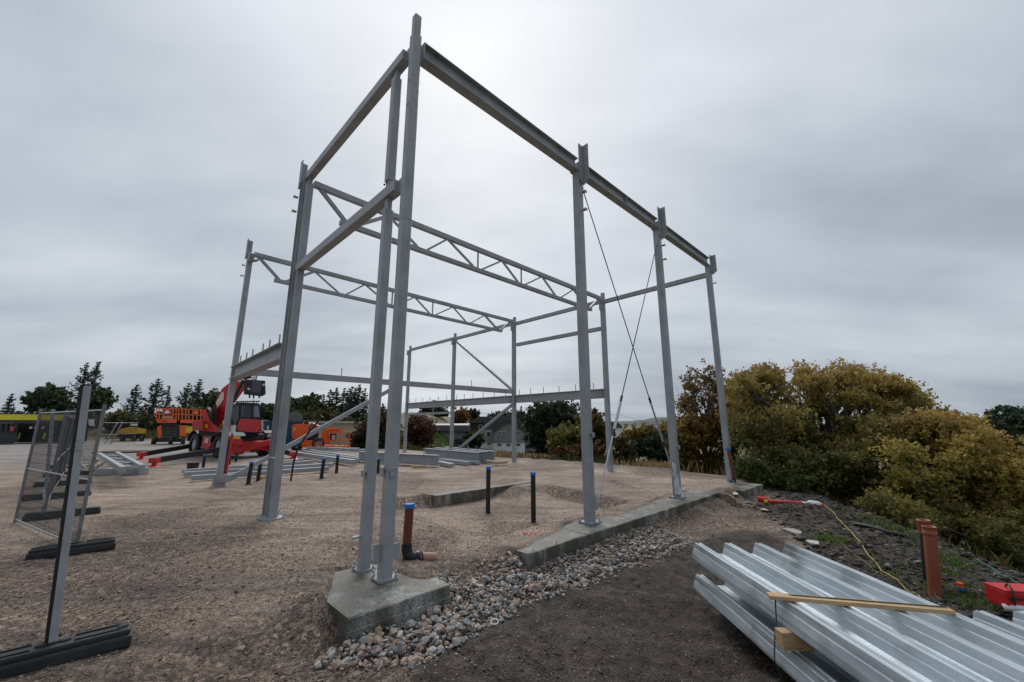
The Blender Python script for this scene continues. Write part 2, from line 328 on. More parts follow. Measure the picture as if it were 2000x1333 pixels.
def ground_mat():
    m, t, b = new_mat('ground')
    geo = N(t, 'ShaderNodeNewGeometry'); P = geo.outputs['Position']
    def noise(s, d=4, r=.55, src=P, dist=0.0):
        n = N(t, 'ShaderNodeTexNoise'); n.inputs['Scale'].default_value = s; n.inputs['Detail'].default_value = d; n.inputs['Roughness'].default_value = r; n.inputs['Distortion'].default_value = dist
        L(t, src, n.inputs[0]); return n.outputs[0]
    def mix(f, a, bb, bt='MIX'):
        n = N(t, 'ShaderNodeMix', data_type='RGBA', blend_type=bt)
        for i, v in ((0, f), (6, a), (7, bb)):
            if hasattr(v, 'links'): L(t, v, n.inputs[i])
            elif i == 0: n.inputs[0].default_value = v
            else: n.inputs[i].default_value = (*v, 1)
        return n.outputs[2]
    mpn = N(t, 'ShaderNodeMapping'); mpn.inputs['Rotation'].default_value = (0, 0, math.radians(20)); mpn.inputs['Scale'].default_value = (.28, 2.3, 1)
    L(t, P, mpn.inputs[0])
    patch = noise(.55, 5, .6); streak = noise(1.0, 5, .62, mpn.outputs[0]); med = noise(5.5, 6, .7); fine = noise(66, 6, .8); grit = noise(150, 2, .7)
    v1 = N(t, 'ShaderNodeTexVoronoi'); v1.inputs['Scale'].default_value = 62; L(t, P, v1.inputs[0])
    v2 = N(t, 'ShaderNodeTexVoronoi'); v2.inputs['Scale'].default_value = 27; L(t, P, v2.inputs[0])
    sand = ramp(t, patch, [(.28, (.26, .20, .158)), (.5, (.45, .35, .278)), (.72, (.57, .46, .37))])
    sand = mix(1.0, sand, ramp(t, streak, [(.36, (.55, .53, .53)), (.47, (.95, .95, .95)), (.63, (1.18, 1.17, 1.15))]), 'MULTIPLY')
    sand = mix(1.0, sand, ramp(t, med, [(.34, (.72, .70, .69)), (.50, (1, 1, 1)), (.7, (1.08, 1.08, 1.08))]), 'MULTIPLY')
    sand = mix(.85, sand, ramp(t, fine, [(.36, (.34, .32, .32)), (.47, (.85, .85, .85)), (.62, (1.28, 1.28, 1.26))]), 'MULTIPLY')
    stones = ramp(t, v1.outputs['Color'], [(.15, (.30, .28, .27)), (.5, (.9, .88, .87)), (.85, (1.5, 1.46, 1.42))])
    sand = mix(.6, sand, stones, 'MULTIPLY')
    soil = ramp(t, med, [(.3, (.024, .0185, .014)), (.52, (.060, .047, .037)), (.75, (.135, .108, .088))])
    soil = mix(.9, soil, ramp(t, fine, [(.34, (.35, .35, .35)), (.48, (1, 1, 1)), (.62, (2.0, 1.9, 1.8))]), 'MULTIPLY')
    chips = ramp(t, v2.outputs['Color'], [(.80, (0, 0, 0)), (.86, (1, 1, 1))])
    chip2 = ramp(t, v2.outputs['Distance'], [(.25, (1, 1, 1)), (.42, (0, 0, 0))])
    soil = mix(mix(1.0, chips, chip2, 'MULTIPLY'), soil, (.20, .175, .15))
    grass = ramp(t, noise(.35, 6, .65), [(.3, (.045, .065, .022)), (.5, (.11, .10, .04)), (.7, (.24, .17, .08))])
    yard = ramp(t, streak, [(.3, (.17, .145, .13)), (.5, (.28, .245, .22)), (.66, (.42, .40, .38))])
    a1 = N(t, 'ShaderNodeAttribute'); a1.attribute_name = 'soil'
    a2 = N(t, 'ShaderNodeAttribute'); a2.attribute_name = 'grass'
    a3 = N(t, 'ShaderNodeAttribute'); a3.attribute_name = 'yard'
    a4 = N(t, 'ShaderNodeAttribute'); a4.attribute_name = 'coarse_vignette'
    coarse_vignette = mix(1.0, sand, ramp(t, v2.outputs['Color'], [(.2, (.30, .29, .30)), (.6, (.60, .585, .58)), (.9, (1.15, 1.1, 1.05))]), 'MULTIPLY')
    sand = mix(a4.outputs['Fac'], sand, coarse_vignette)
    c = mix(a3.outputs['Fac'], sand, yard); c = mix(a1.outputs['Fac'], c, soil); c = mix(a2.outputs['Fac'], c, grass)
    L(t, c, b.inputs['Base Color'])
    L(t, ramp(t, streak, [(.35, .62), (.6, .88)]), b.inputs['Roughness']); b.inputs['Specular IOR Level'].default_value = .35
    hsum = math_node(t, 'ADD', math_node(t, 'MULTIPLY', fine, 1.0), math_node(t, 'MULTIPLY', v1.outputs['Distance'], -.7))
    hsum = math_node(t, 'ADD', hsum, math_node(t, 'MULTIPLY', med, 2.2)); hsum = math_node(t, 'ADD', hsum, math_node(t, 'MULTIPLY', v2.outputs['Distance'], -.5))
    bp = N(t, 'ShaderNodeBump'); bp.inputs['Strength'].default_value = 1.0; bp.inputs['Distance'].default_value = .022
    L(t, hsum, bp.inputs['Height']); L(t, bp.outputs[0], b.inputs['Normal'])
    return m
M_GROUND = ground_mat()

# ------------------------------------------------------------------ mesh helpers
MW = {}
class MB:
    def __init__(s): s.v = []; s.f = []; s.sm = []
    def add(s, vs, fs, smooth=False, M=None):
        o = len(s.v)
        s.v += [tuple(M @ Vector(p)) if M is not None else tuple(p) for p in vs]
        s.f += [tuple(i + o for i in f) for f in fs]; s.sm += [smooth] * len(fs); return s
    def box(s, c, d, M=None, ch=0.0):
        x, y, z = d[0] / 2, d[1] / 2, d[2] / 2; cx, cy, cz = c
        if ch <= 0:
            vs = [(cx + i * x, cy + j * y, cz + k * z) for i in (-1, 1) for j in (-1, 1) for k in (-1, 1)]
            return s.add(vs, [(0, 1, 3, 2), (4, 6, 7, 5), (0, 4, 5, 1), (2, 3, 7, 6), (0, 2, 6, 4), (1, 5, 7, 3)], M=M)
        bm = bmesh.new(); bmesh.ops.create_cube(bm, size=1)
        for q in bm.verts: q.co = Vector((q.co.x * d[0] + cx, q.co.y * d[1] + cy, q.co.z * d[2] + cz))
        bmesh.ops.bevel(bm, geom=list(bm.edges), offset=min(ch, min(d) * .45), segments=2, affect='EDGES', profile=.6)
        bm.verts.index_update()
        s.add([q.co[:] for q in bm.verts], [[q.index for q in f.verts] for f in bm.faces], M=M); bm.free(); return s
    def loft(s, rings, smooth=False, closed=True, caps=True, M=None):
        n = len(rings[0]); vs = [p for r in rings for p in r]; fs = []
        for i in range(len(rings) - 1):
            for j in range(n if closed else n - 1):
                k = (j + 1) % n
                fs.append((i * n + j, i * n + k, (i + 1) * n + k, (i + 1) * n + j))
        s.add(vs, fs, smooth, M)
        if caps and closed:
            s.add(rings[0], [tuple(range(n))[::-1]], M=M); s.add(rings[-1], [tuple(range(n))], M=M)
        return s
    def sweep(s, prof, p0, p1, up=(0, 0, 1), smooth=False, M=None):       # prof: (side, up) outline
        p0 = Vector(p0); p1 = Vector(p1); d = (p1 - p0).normalized(); up = Vector(up)
        if abs(d.dot(up)) > .98: up = Vector((0, 1, 0))
        sx = d.cross(up).normalized(); uz = sx.cross(d)
        return s.loft([[p + sx * a + uz * b for a, b in prof] for p in (p0, p1)], smooth, M=M)
    def bar(s, p0, p1, w, h, up=(0, 0, 1), ch=.006, M=None):
        c = min(ch, w * .3, h * .3); x, y = w / 2, h / 2
        pr = [(-x + c, -y), (x - c, -y), (x, -y + c), (x, y - c), (x - c, y), (-x + c, y), (-x, y - c), (-x, -y + c)]
        return s.sweep(pr, p0, p1, up, M=M)
    def ibeam(s, p0, p1, w, h, tf=.016, tw=.012, up=(0, 0, 1), M=None):
        x, y = w / 2, h / 2; t = tw / 2
        pr = [(-x, -y), (x, -y), (x, -y + tf), (t, -y + tf), (t, y - tf), (x, y - tf), (x, y), (-x, y), (-x, y - tf), (-t, y - tf), (-t, -y + tf), (-x, -y + tf)]
        return s.sweep(pr, p0, p1, up, M=M)
    def cyl(s, p0, p1, r, r2=None, n=12, M=None, caps=True):
        p0 = Vector(p0); p1 = Vector(p1); d = (p1 - p0).normalized()
        a = d.orthogonal().normalized(); b = d.cross(a); r2 = r if r2 is None else r2
        rg = [[p + a * math.cos(2 * math.pi * i / n) * q + b * math.sin(2 * math.pi * i / n) * q for i in range(n)] for p, q in ((p0, r), (p1, r2))]
        return s.loft(rg, True, caps=caps, M=M)
    def tube(s, pts, r, n=8, M=None):
        pts = [Vector(p) for p in pts]; rings = []; a = None
        for i, p in enumerate(pts):
            d = (pts[min(i + 1, len(pts) - 1)] - pts[max(i - 1, 0)]).normalized()
            a = d.orthogonal().normalized() if a is None else (a - d * a.dot(d)).normalized()
            b = d.cross(a); rr = r[i] if hasattr(r, '__len__') else r
            rings.append([p + a * math.cos(2 * math.pi * k / n) * rr + b * math.sin(2 * math.pi * k / n) * rr for k in range(n)])
        return s.loft(rings, True, M=M)
    def prism(s, poly, off, M=None):             # poly of 3d points, extruded by vector off
        off = Vector(off); poly = [Vector(p) for p in poly]
        return s.loft([poly, [p + off for p in poly]], M=M)
    def wheel(s, c, axis, r, w, n=28):
        c = Vector(c); ax = Vector(axis).normalized(); a = ax.orthogonal().normalized(); b = ax.cross(a)
        pr = [(.55, -.5), (.86, -.5), (.97, -.40), (1, -.2), (1, .2), (.97, .40), (.86, .5), (.55, .5)]
        rings = []
        for q, o in pr:
            rings.append([c + ax * (o * w) + (a * math.cos(2 * math.pi * i / n) + b * math.sin(2 * math.pi * i / n)) * (r * q) for i in range(n)])
        return s.loft(rings, True, caps=False)
def cat_bool(o, parent): pass
def obj(name, mb, mat, parent=None, kind=None, label=None, world=False, uvfix=False):
    vs = mb.v
    if world and parent is not None:
        Mi = MW[parent.as_pointer()].inverted(); vs = [tuple(Mi @ Vector(p)) for p in vs]
    me = bpy.data.meshes.new(name); me.from_pydata(vs, [], mb.f); me.update()
    me.polygons.foreach_set('use_smooth', mb.sm)
    bm = bmesh.new(); bm.from_mesh(me); bmesh.ops.recalc_face_normals(bm, faces=bm.faces); bm.to_mesh(me); bm.free()
    me.materials.append(mat)
    o = bpy.data.objects.new(name, me); col.objects.link(o)
    if parent is not None:
        o.parent = parent; MW[o.as_pointer()] = MW[parent.as_pointer()]
    else: MW[o.as_pointer()] = Matrix.Identity(4)
    if kind: o['kind'] = kind
    if label: o['label'] = label
    return o
def tag(o, label, cat, group=None):
    o['label'] = label; o['category'] = cat
    if group: o['group'] = group
    return o
def thing(name, label, cat, loc=(0, 0, 0), rz=0.0, group=None):
    o = bpy.data.objects.new(name, None); col.objects.link(o); o.empty_display_size = .3
    o.location = loc; o.rotation_euler = (0, 0, rz)
    MW[o.as_pointer()] = Matrix.Translation(Vector(loc)) @ Matrix.Rotation(rz, 4, 'Z')
    return tag(o, label, cat, group)
def copy_tree(o, loc=None, rz=None, label=None, group=None, parent=None):
    c = o.copy(); col.objects.link(c); c.parent = parent
    if loc is not None: c.location = loc
    if rz is not None: c.rotation_euler = (0, 0, rz)
    if label: c['label'] = label
    if group: c['group'] = group
    for ch in list(o.children): copy_tree(ch, parent=c)
    return c
def origin_to(o, p):                                  # move an object's origin to its base
    p = Vector(p); o.data.transform(Matrix.Translation(-p)); o.location = p; MW[o.as_pointer()] = Matrix.Translation(p)
def text(name, s, size, M, mat, parent, depth=.004):
    cu = bpy.data.curves.new(name, 'FONT'); cu.body = s; cu.size = size; cu.extrude = depth; cu.align_x = 'CENTER'; cu.align_y = 'CENTER'
    tmp = bpy.data.objects.new('tmp', cu); col.objects.link(tmp)
    dg = bpy.context.evaluated_depsgraph_get(); me = bpy.data.meshes.new_from_object(tmp.evaluated_get(dg))
    bpy.data.objects.remove(tmp); me.materials.clear(); me.materials.append(mat); me.name = name
    me.transform(M if parent is None else MW[parent.as_pointer()].inverted() @ M)
    o = bpy.data.objects.new(name, me); col.objects.link(o)
    if parent is not None: o.parent = parent; MW[o.as_pointer()] = MW[parent.as_pointer()]
    return o
def np_mesh(name, verts, faces_n, cols=None, mat=None, parent=None, idx=None):
    """verts (k*faces_n,3): independent polygons with faces_n corners"""
    me = bpy.data.meshes.new(name); nv = len(verts)
    if idx is None:
        idx = np.arange(nv, dtype=np.int32)
    nl = len(idx); nf = nl // faces_n
    me.vertices.add(nv); me.vertices.foreach_set('co', np.asarray(verts, np.float32).ravel())
    me.loops.add(nl); me.loops.foreach_set('vertex_index', np.asarray(idx, np.int32))
    me.polygons.add(nf); me.polygons.foreach_set('loop_start', np.arange(0, nl, faces_n, dtype=np.int32)); me.polygons.foreach_set('loop_total', np.full(nf, faces_n, np.int32))
    me.update(calc_edges=True)
    if cols is not None:
        at = me.color_attributes.new('Col', 'FLOAT_COLOR', 'POINT')
        c4 = np.ones((nv, 4), np.float32); c4[:, :3] = cols; at.data.foreach_set('color', c4.ravel())
    if mat: me.materials.append(mat)
    o = bpy.data.objects.new(name, me); col.objects.link(o)
    if parent is not None: o.parent = parent; MW[o.as_pointer()] = MW[parent.as_pointer()]
    return o

# ------------------------------------------------------------------ ground
def axis_pts(lo, hi, step, far_lo, far_hi, g=1.13):
    c = list(np.arange(lo, hi + 1e-6, step)); up = []; s = step; v = hi
    while v < far_hi: s *= g; v += s; up.append(v)
    dn = []; s = step; v = lo
    while v > far_lo: s *= g; v -= s; dn.append(v)
    return np.array(dn[::-1] + c + up)
xs = axis_pts(-7.5, 9.2, .036, -900, 1100); ys = axis_pts(1.6, 13.5, .036, -60, 1500)
GX, GY = np.meshgrid(xs, ys); fx, fy = GX.ravel(), GY.ravel()
fz = height(fx, fy)
nx, ny = len(xs), len(ys)
ii = np.arange(ny - 1)[:, None] * nx + np.arange(nx - 1)[None, :]
quads = np.stack([ii, ii + 1, ii + nx + 1, ii + nx], -1).reshape(-1)
ground = np_mesh('ground', np.stack([fx, fy, fz], 1), 4, None, M_GROUND, None, quads)
ground['kind'] = 'structure'
ground.data.polygons.foreach_set('use_smooth', np.ones(len(ground.data.polygons), bool))
wob = .22 * fbm(fx * 1.7, fy * 1.7, 77) + .10 * fbm(fx * 9, fy * 9, 78)
soil = 1 - sm(-.10, .10, np.minimum(poly_sd(fx, fy, SOIL), poly_sd(fx, fy, MOUND)) + wob)
aa, nn_ = rel(fx, fy); rd = ridge_d(fx, fy)
soil = np.maximum(soil, sm(-.6, .1, rd + wob) * sm(-16, -12, -fy))
soil = np.maximum(soil, .75 * np.exp(-((aa - 12.35) / .35) ** 2) * sm(-14, -10, nn_))
grass = np.maximum(np.maximum(sm(12.9, 13.6, aa + wob * 3), sm(46, 50, fy)), sm(1.6, 3.2, rd + wob * 3))
grass = np.clip(grass, 0, 1)
yard = sm(14, 24, -nn_ - 2 + 6 * wob) * (1 - grass)
coarse_vignette = np.clip((sm(.05, .5, nn_ + wob * 1.5) + .8 * sm(.12, .3, fbm(fx * .6, fy * .6, 91))) * (1 - soil), 0, 1)
bank = ((aa > 2.4) & (aa < 7.1) & (nn_ > -5.0) & (nn_ < -.2))
gxx = np.gradient(fz.reshape(ny, nx), axis=1) / np.gradient(GX, axis=1); gyy = np.gradient(fz.reshape(ny, nx), axis=0) / np.gradient(GY, axis=0)
coarse_vignette = np.clip(coarse_vignette + .9 * sm(6.6, 4.2, fy + 2.2 * fbm(fx * .5, fy * .5, 93)) * (fx < 1) + sm(.15, .5, np.hypot(gxx, gyy).ravel()) * bank, 0, 1)  # coarse damp gravel; near-left term also paints lens vignetting into the colour
for nme, arr in (('soil', soil), ('grass', grass), ('yard', yard), ('coarse_vignette', coarse_vignette)):
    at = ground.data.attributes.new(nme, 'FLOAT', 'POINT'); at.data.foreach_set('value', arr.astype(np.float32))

# distant hills
def hills():
    n = 160; V = []; F_ = []
    ang = np.linspace(-1.2, 1.2, n)
    R0, R1 = 780, 1000
    for i, t in enumerate(ang):
        px = 1000 + 793 * math.tan(t)
        hgt = -1 + 5 * (0.5 + fbm(np.array([t * 9.0]), np.array([.3]), 5)[0]) + 3 * fbm(np.array([t * 70.0]), np.array([.3]), 6)[0]
        hgt += 10 * math.exp(-((px - 1290) / 40) ** 2) + 4 * math.exp(-((px - 1230) / 80) ** 2) + 4 * math.exp(-((px - 880) / 120) ** 2)
        V += [(R0 * math.sin(t), R0 * math.cos(t), -8), (R0 * 1.04 * math.sin(t), R0 * 1.04 * math.cos(t), hgt * .8), (R1 * math.sin(t), R1 * math.cos(t), hgt + 6), (R1 * 1.3 * math.sin(t), R1 * 1.3 * math.cos(t), -10)]
        if i:
            for k in range(3): F_.append((4 * i + k, 4 * i + k + 1, 4 * i - 4 + k + 1, 4 * i - 4 + k))
    mb = MB(); mb.add(V, F_, True)
    o = obj('hills', mb, surf('wooded hill', (.085, .10, .095), .9, var=.35, scale=.05), kind='structure')
hills()

# ------------------------------------------------------------------ steel frame
frame = thing('steel_frame', 'tall unfinished building frame of grey steel columns, beams and trusses on concrete footings', 'steel frame', B(0, 0))
U3 = Vector((U1.x, U1.y, 0)); N3 = Vector((NV.x, NV.y, 0))
def fobj(name, mb, parent=frame, mat=M_STEEL, label=None, kind=None):
    if name in ('anchor_bolts', 'bolts', 'clip', 'hook_bracket'): kind = 'stuff'
    return obj(name, mb, mat, parent, world=True, label=label, kind=kind)
def bolts_at(c, ax, pts, r=.012, h=.03):
    mb = MB()
    for p in pts: mb.cyl(p, Vector(p) + Vector(ax) * h, r, n=6)
    return mb
def base_plate(colm, a, n, z, s=.34):
    m = MB(); c = B(a, n, z)
    q = [c + U3 * i + N3 * j for i, j in ((-s / 2, -s / 2), (s / 2, -s / 2), (s / 2, s / 2), (-s / 2, s / 2))]
    m.prism(q, (0, 0, .022)); fobj('base_plate', m, colm)
    b = MB()
    for i in (-1, 1):
        for j in (-1, 1):
            p = c + U3 * i * s * .40 + N3 * j * s * .40
            b.cyl(p - Vector((0, 0, .05)), p + Vector((0, 0, .09)), .010, n=8); b.cyl(p + Vector((0, 0, .022)), p + Vector((0, 0, .045)), .020, n=6)
    fobj('anchor_bolts', b, colm, M_GALV)
def angle_stub(colm, a, n, z0, z1, s=.15, flip=(1, 1)):
    m = MB(); t = .014; fa, fn = flip
    c = B(a, n, z0); x, y = U3 * fa, N3 * fn
    q = [c, c + x * s, c + x * s + y * t, c + x * t + y * t, c + x * t + y * s, c + y * s]
    lo = [p + Vector((0, 0, .10 if i in (1, 2, 4, 5) else 0)) for i, p in enumerate(q)]
    m.loft([lo, [p + Vector((0, 0, z1 - z0)) for p in q]]); fobj('top_angle', m, colm)
def clips(colm, a, n, zs, da, dn):
    m = MB()
    for z in zs:
        c = B(a, n, z); d = U3 * da + N3 * dn
        m.bar(c + d * .09, c + d * .17, .09, .012, ch=.002); m.bar(c + d * .165, c + d * .175, .09, .05, ch=.002)
    fobj('clip', m, colm)
def column(a, n, z0, z1, s=.20, label=None, plate=.36, tops=None, cl=None, seam=None):
    m = MB(); m.bar(B(a, n, z0 + .02), B(a, n, z1), s, s, up=NV.to_3d(), ch=.012)
    c = fobj('column', m, label=label)
    if plate: base_plate(c, a, n, z0, plate)
    if seam:
        for zz in seam:
            w_ = MB(); w_.bar(B(a, n, zz), B(a, n, zz + .008), s + .006, s + .006, up=NV.to_3d(), ch=.012); fobj('weld_seam', w_, c)
    return c
zf = .0
cA = column(0, 0, .035, 7.28, .13, 'near corner column with a thinner extension on top', .22, seam=(4.35,))
m = MB(); m.bar(B(0, 0, 7.28), B(0, 0, 7.63), .105, .105, up=NV.to_3d(), ch=.01); fobj('top_extension', m, cA)
m = MB(); m.bar(B(.05, 0, .30), B(.17, 0, .30), .012, .16, ch=.002); fobj('connection_plate', m, cA)
m = MB(); m.bar(B(-.06, 0, .32), B(-.15, 0, .32), .012, .18, ch=.002); fobj('connection_plate', m, cA)
m = MB()
for z in (6.5, 6.1): m.bar(B(-.067, -.02, z), B(-.067, .02, z), .012, .014, ch=.001)
for a_, n_ in ((-.098, -.03), (-.02, .098)):
    d = U3 * (a_ / .1 if abs(a_) > .09 else 0) + N3 * (n_ / .1 if n_ > .09 else 0); s_ = (U3 if n_ > .09 else N3) * .7; c = B(a_, n_, 1.18) - d * .035
    m.bar(c - s_ * .05 + d * .02 + Vector((0, 0, .03)), c + s_ * .05 + d * .02 + Vector((0, 0, .03)), .05, .03, ch=.003)
    m.bar(c - s_ * .05 + d * .035 - Vector((0, 0, .02)), c + s_ * .05 + d * .035 - Vector((0, 0, .02)), .012, .075, ch=.003)
fobj('hook_bracket', m, cA)
# gable post in two lengths
m = MB(); m.bar(B(-.03, -.46, .045), B(-.03, -.46, 4.66), .12, .12, up=NV.to_3d(), ch=.012)
cA2 = fobj('gable_post', m, label='lower gable post beside the near corner column'); base_plate(cA2, -.03, -.46, .03, .20)
m = MB(); m.bar(B(-.03, -.46, 4.66), B(-.03, -.46, 4.84), .07, .10, up=NV.to_3d()); fobj('end_plate', m, cA2)
m = MB(); m.bar(B(-.10, -.46, .40), B(-.10, -.52, .40), .02, .16, up=NV.to_3d(), ch=.02); fobj('connection_plate', m, cA2)
m = MB(); c = B(-.09, -.46, 1.15); m.bar(c - N3 * .05, c + N3 * .05, .05, .03); m.bar(c - N3 * .05 - U3 * .03 - Vector((0, 0, .03)), c + N3 * .05 - U3 * .03 - Vector((0, 0, .03)), .012, .08); fobj('hook_bracket', m, cA2)
m = MB(); m.bar(B(-.03, -.46, 5.12), B(-.03, -.46, 6.84), .12, .12, up=NV.to_3d(), ch=.012)
cA3 = fobj('gable_post', m, label='upper gable post between the two gable beams')
for z0, z1 in ((5.0, 5.12), (6.84, 6.98)):
    m = MB(); m.bar(B(-.03, -.46, z0), B(-.03, -.46, z1), .07, .10, up=NV.to_3d()); fobj('end_plate', m, cA3)
    fobj('bolts', bolts_at(None, U3 * -1, [B(-.085, -.43, (z0 + z1) / 2), B(-.085, -.49, (z0 + z1) / 2)], .015, .02), cA3, M_ROD)
for z0, z1, lb in ((4.84, 5.0, 'lower gable beam'), (6.98, 7.14, 'upper gable beam')):
    m = MB(); m.bar(B(-.03, -.18, (z0 + z1) / 2), B(-.03, -4.38, (z0 + z1) / 2), .14, z1 - z0); g_ = fobj('gable_beam', m, label=lb)
    m = MB(); m.bar(B(-.03, -.068, (z0 + z1) / 2), B(-.03, -.18, (z0 + z1) / 2), .012, z1 - z0 + .04, ch=.002); fobj('end_plate', m, g_)
# column B: hollow gable post and an open section behind it
m = MB(); m.bar(B(-.02, -4.30, .03), B(-.02, -4.30, 6.87), .135, .135, up=NV.to_3d(), ch=.012)
cB = fobj('column', m, label='second gable column, a closed post against an open section'); base_plate(cB, -.02, -4.34, .008, .38)
m = MB(); m.bar(B(-.02, -4.30, 6.87), B(-.02, -4.30, 6.98), .08, .10, up=NV.to_3d()); fobj('end_plate', m, cB)
m = MB(); m.ibeam(B(-.05, -4.50, .03), B(-.05, -4.50, 7.10), .15, .21, .014, .012, up=NV.to_3d()); fobj('open_section', m, cB)
angle_stub(cB, -.15, -4.68, 6.85, 7.52, .15, (1, 1)); clips(cB, -.05, -4.62, (6.62, 6.28), -1, 0)
m = MB()
for n_ in (-4.4, -4.2): m.cyl(B(-.12, n_, 1.1), B(-.16, n_, 1.1), .025, n=6)
fobj('bolts', m, cB, M_GALV)
cC = column(.02, -9.86, .0, 7.0, .145, 'far left column at the end of the yard side', .32)
angle_stub(cC, -.09, -10.02, 6.85, 7.5, .16, (1, 1)); clips(cC, .02, -9.9, (6.6, 6.25), -1, 0)
m = MB(); m.bar(B(.02, -9.70, 6.72), B(.02, -9.60, 6.95), .14, .16); m.bar(B(.1, -9.86, 6.78), B(.24, -9.86, 6.86), .16, .05); fobj('truss_seat', m, cC)
m = MB(); m.bar(B(-.09, -9.86, .22), B(.30, -9.86, .22), .26, .20, up=(0, 0, 1)); m.bar(B(.02, -9.90, .02), B(.02, -9.9, .34), .26, .24, up=NV.to_3d()); fobj('foot_gusset', m, cC)
for a_, lb in ((3.93, 'second column along the long front foundation'), (7.55, 'third column along the long front foundation'), (11.27, 'far right corner column beside the orange pipe')):
    c = column(a_, 0.0, .012, 6.92, .16, lb, .30, seam=(4.9,) if a_ < 5 else None)
    angle_stub(c, a_ + .08, .095, 6.62, 7.55 if a_ < 9 else 7.30, .15, (-1, 1))
    clips(c, a_, .02, (6.42, 6.02) if a_ < 9 else (6.3,), 0, 1)
    if a_ < 9:
        m = MB(); m.bar(B(a_ - .12, 0, 6.925), B(a_ + .12, 0, 6.925), .20, .018, ch=.002); fobj('cap_plate', m, c)
        m = MB(); cc = B(a_ + .04, .08, 1.55 if a_ < 5 else 1.2); m.bar(cc - U3 * .04 + N3 * .02, cc + U3 * .04 + N3 * .02, .05, .03); m.bar(cc - U3 * .04 + N3 * .04 - Vector((0, 0, .03)), cc + U3 * .04 + N3 * .04 - Vector((0, 0, .03)), .01, .08); fobj('hook_bracket', m, c)
for n_, zt, lb in ((-4.27, 7.05, 'rear column carrying the right end of the nearer truss'), (-9.47, 7.02, 'rear column carrying the right end of the farther truss'), (-14.45, 7.0, 'rear column with a diagonal brace from its top'), (-19.5, 6.95, 'farthest rear column')):
    c = column(11.42, n_, .0, 6.55, .17, lb, .36)
    m = MB(); m.bar(B(11.46, n_, 6.55), B(11.46, n_, zt), .12, .14, up=NV.to_3d(), ch=.01); fobj('top_extension', m, c)
    m = MB(); m.bar(B(11.30, n_, 6.30), B(11.30, n_, 6.62), .14, .12, up=NV.to_3d()); fobj('truss_seat', m, c)
# eaves beams (open sections) along the front line
for a0, a1 in ((.10, 3.86), (3.96, 7.50), (7.60, 11.25)):
    m = MB(); m.ibeam(B(a0, 0, 7.07), B(a1, 0, 7.07), .17, .27, .016, .012); b_ = fobj('eaves_beam', m)
    m = MB(); m.bar(B(a0, 0, 7.07), B(a0 + .012, 0, 7.07), .166, .235, ch=.001)
    if 3.9 < a0 < 5: m.bar(B(5.85, .045, 7.07), B(5.862, .045, 7.07), .078, .235, ch=.001)
    fobj('stiffener', m, b_)
    fobj('bolts', bolts_at(None, N3, [B(a0 + .03, .006, z) for z in (7.0, 7.07, 7.14)], .014, .03), b_, M_ROD)
for n0, n1 in ((-4.37, -9.37), (-9.57, -14.35), (-14.55, -19.4), (-.1, -4.17)):
    m = MB(); m.bar(B(11.42, n0, 6.70), B(11.42, n1, 6.66), .12, .16); fobj('eaves_tie', m)
m = MB(); m.bar(B(11.42, -9.25, 5.58), B(11.42, -4.43, 5.56), .12, .16); fobj('side_rail', m)
m = MB(); m.bar(B(11.42, -19.4, 2.40), B(11.42, -14.55, 2.40), .10, .12); fobj('side_rail', m)
# trusses
def truss(n, n1, lb, x0=.12, x1=11.32):
    T = thing  # noqa
    m = MB(); m.bar(B(x0, n, 7.02), B(x1, n1, 6.80), .12, .14)
    tr = fobj('truss', m, label=lb)
    def P(a, top):
        f = (a - x0) / (x1 - x0); return B(a, n + (n1 - n) * f, (6.97 if top else 6.33) - .22 * f * (1 if top else .7))
    m = MB(); m.bar(P(.76, 0), P(10.63, 0), .12, .12); fobj('bottom_chord', m, tr)
    bots = [1.0, 2.96, 4.87, 6.72, 8.6, 10.45]; tops = [.25, 1.95, 3.75, 5.85, 7.75, 9.55, 11.2]
    for i, b_ in enumerate(bots):
        for t_ in (tops[i], tops[i + 1]):
            m = MB(); sz = .08 if i in (0, 5) or t_ in (tops[0], tops[-1]) else .055
            m.bar(P(b_ - .05 if t_ < b_ else b_ + .05, 0), P(t_, 1), sz, sz, ch=.003); fobj('web_member', m, tr)
        if i in (2, 3):
            m = MB(); m.bar(P(b_, 0), P(b_, 1), .05, .05, ch=.003); fobj('web_member', m, tr)
truss(-4.50, -4.3, 'nearer of the two roof trusses'); truss(-9.86, -9.5, 'farther of the two roof trusses')
# floor beams with studs
def floor_beam(p0, p1, w, h, z, studs, lb, side, box=False):
    m = MB()
    if box: m.bar(p0 + Vector((0, 0, z)), p1 + Vector((0, 0, z)), w, h)
    else: m.ibeam(p0 + Vector((0, 0, z)), p1 + Vector((0, 0, z)), w, h, .02, .014)
    b_ = fobj('floor_beam', m, label=lb)
    for f in studs:
        q = p0.lerp(p1, f); s_ = MB(); s_.cyl(q + Vector((0, 0, z + h / 2)), q + Vector((0, 0, z + h / 2 + .27)), .016, n=6); fobj('stud', s_, b_)
    return b_
b_ = floor_beam(B(0.02, -9.76, 0), B(-.02, -4.75, 0), .26, .36, 3.20, (.12, .27, .41, .62, .74, .9), 'deep floor beam on the yard side with studs on top', 1)
for n0, n1, lb in ((-4.38, -9.36, 'deep rear floor beam between the two right rear columns'), (-9.58, -14.34, 'deep rear floor beam in the middle bay'), (-14.56, -19.4, 'deep rear floor beam in the farthest bay')):
    floor_beam(B(11.42, n0, 0), B(11.42, n1, 0), .22, .36, 2.93, (.1, .28, .46, .64, .8, .95), lb, -1)
    fobj('bolts', bolts_at(None, U3 * -1, [B(11.40, n0 - .05, z) for z in (2.83, 2.93, 3.03)] + [B(11.40, n1 + .05, z) for z in (2.83, 2.93, 3.03)], .014, .03), frame, M_ROD)
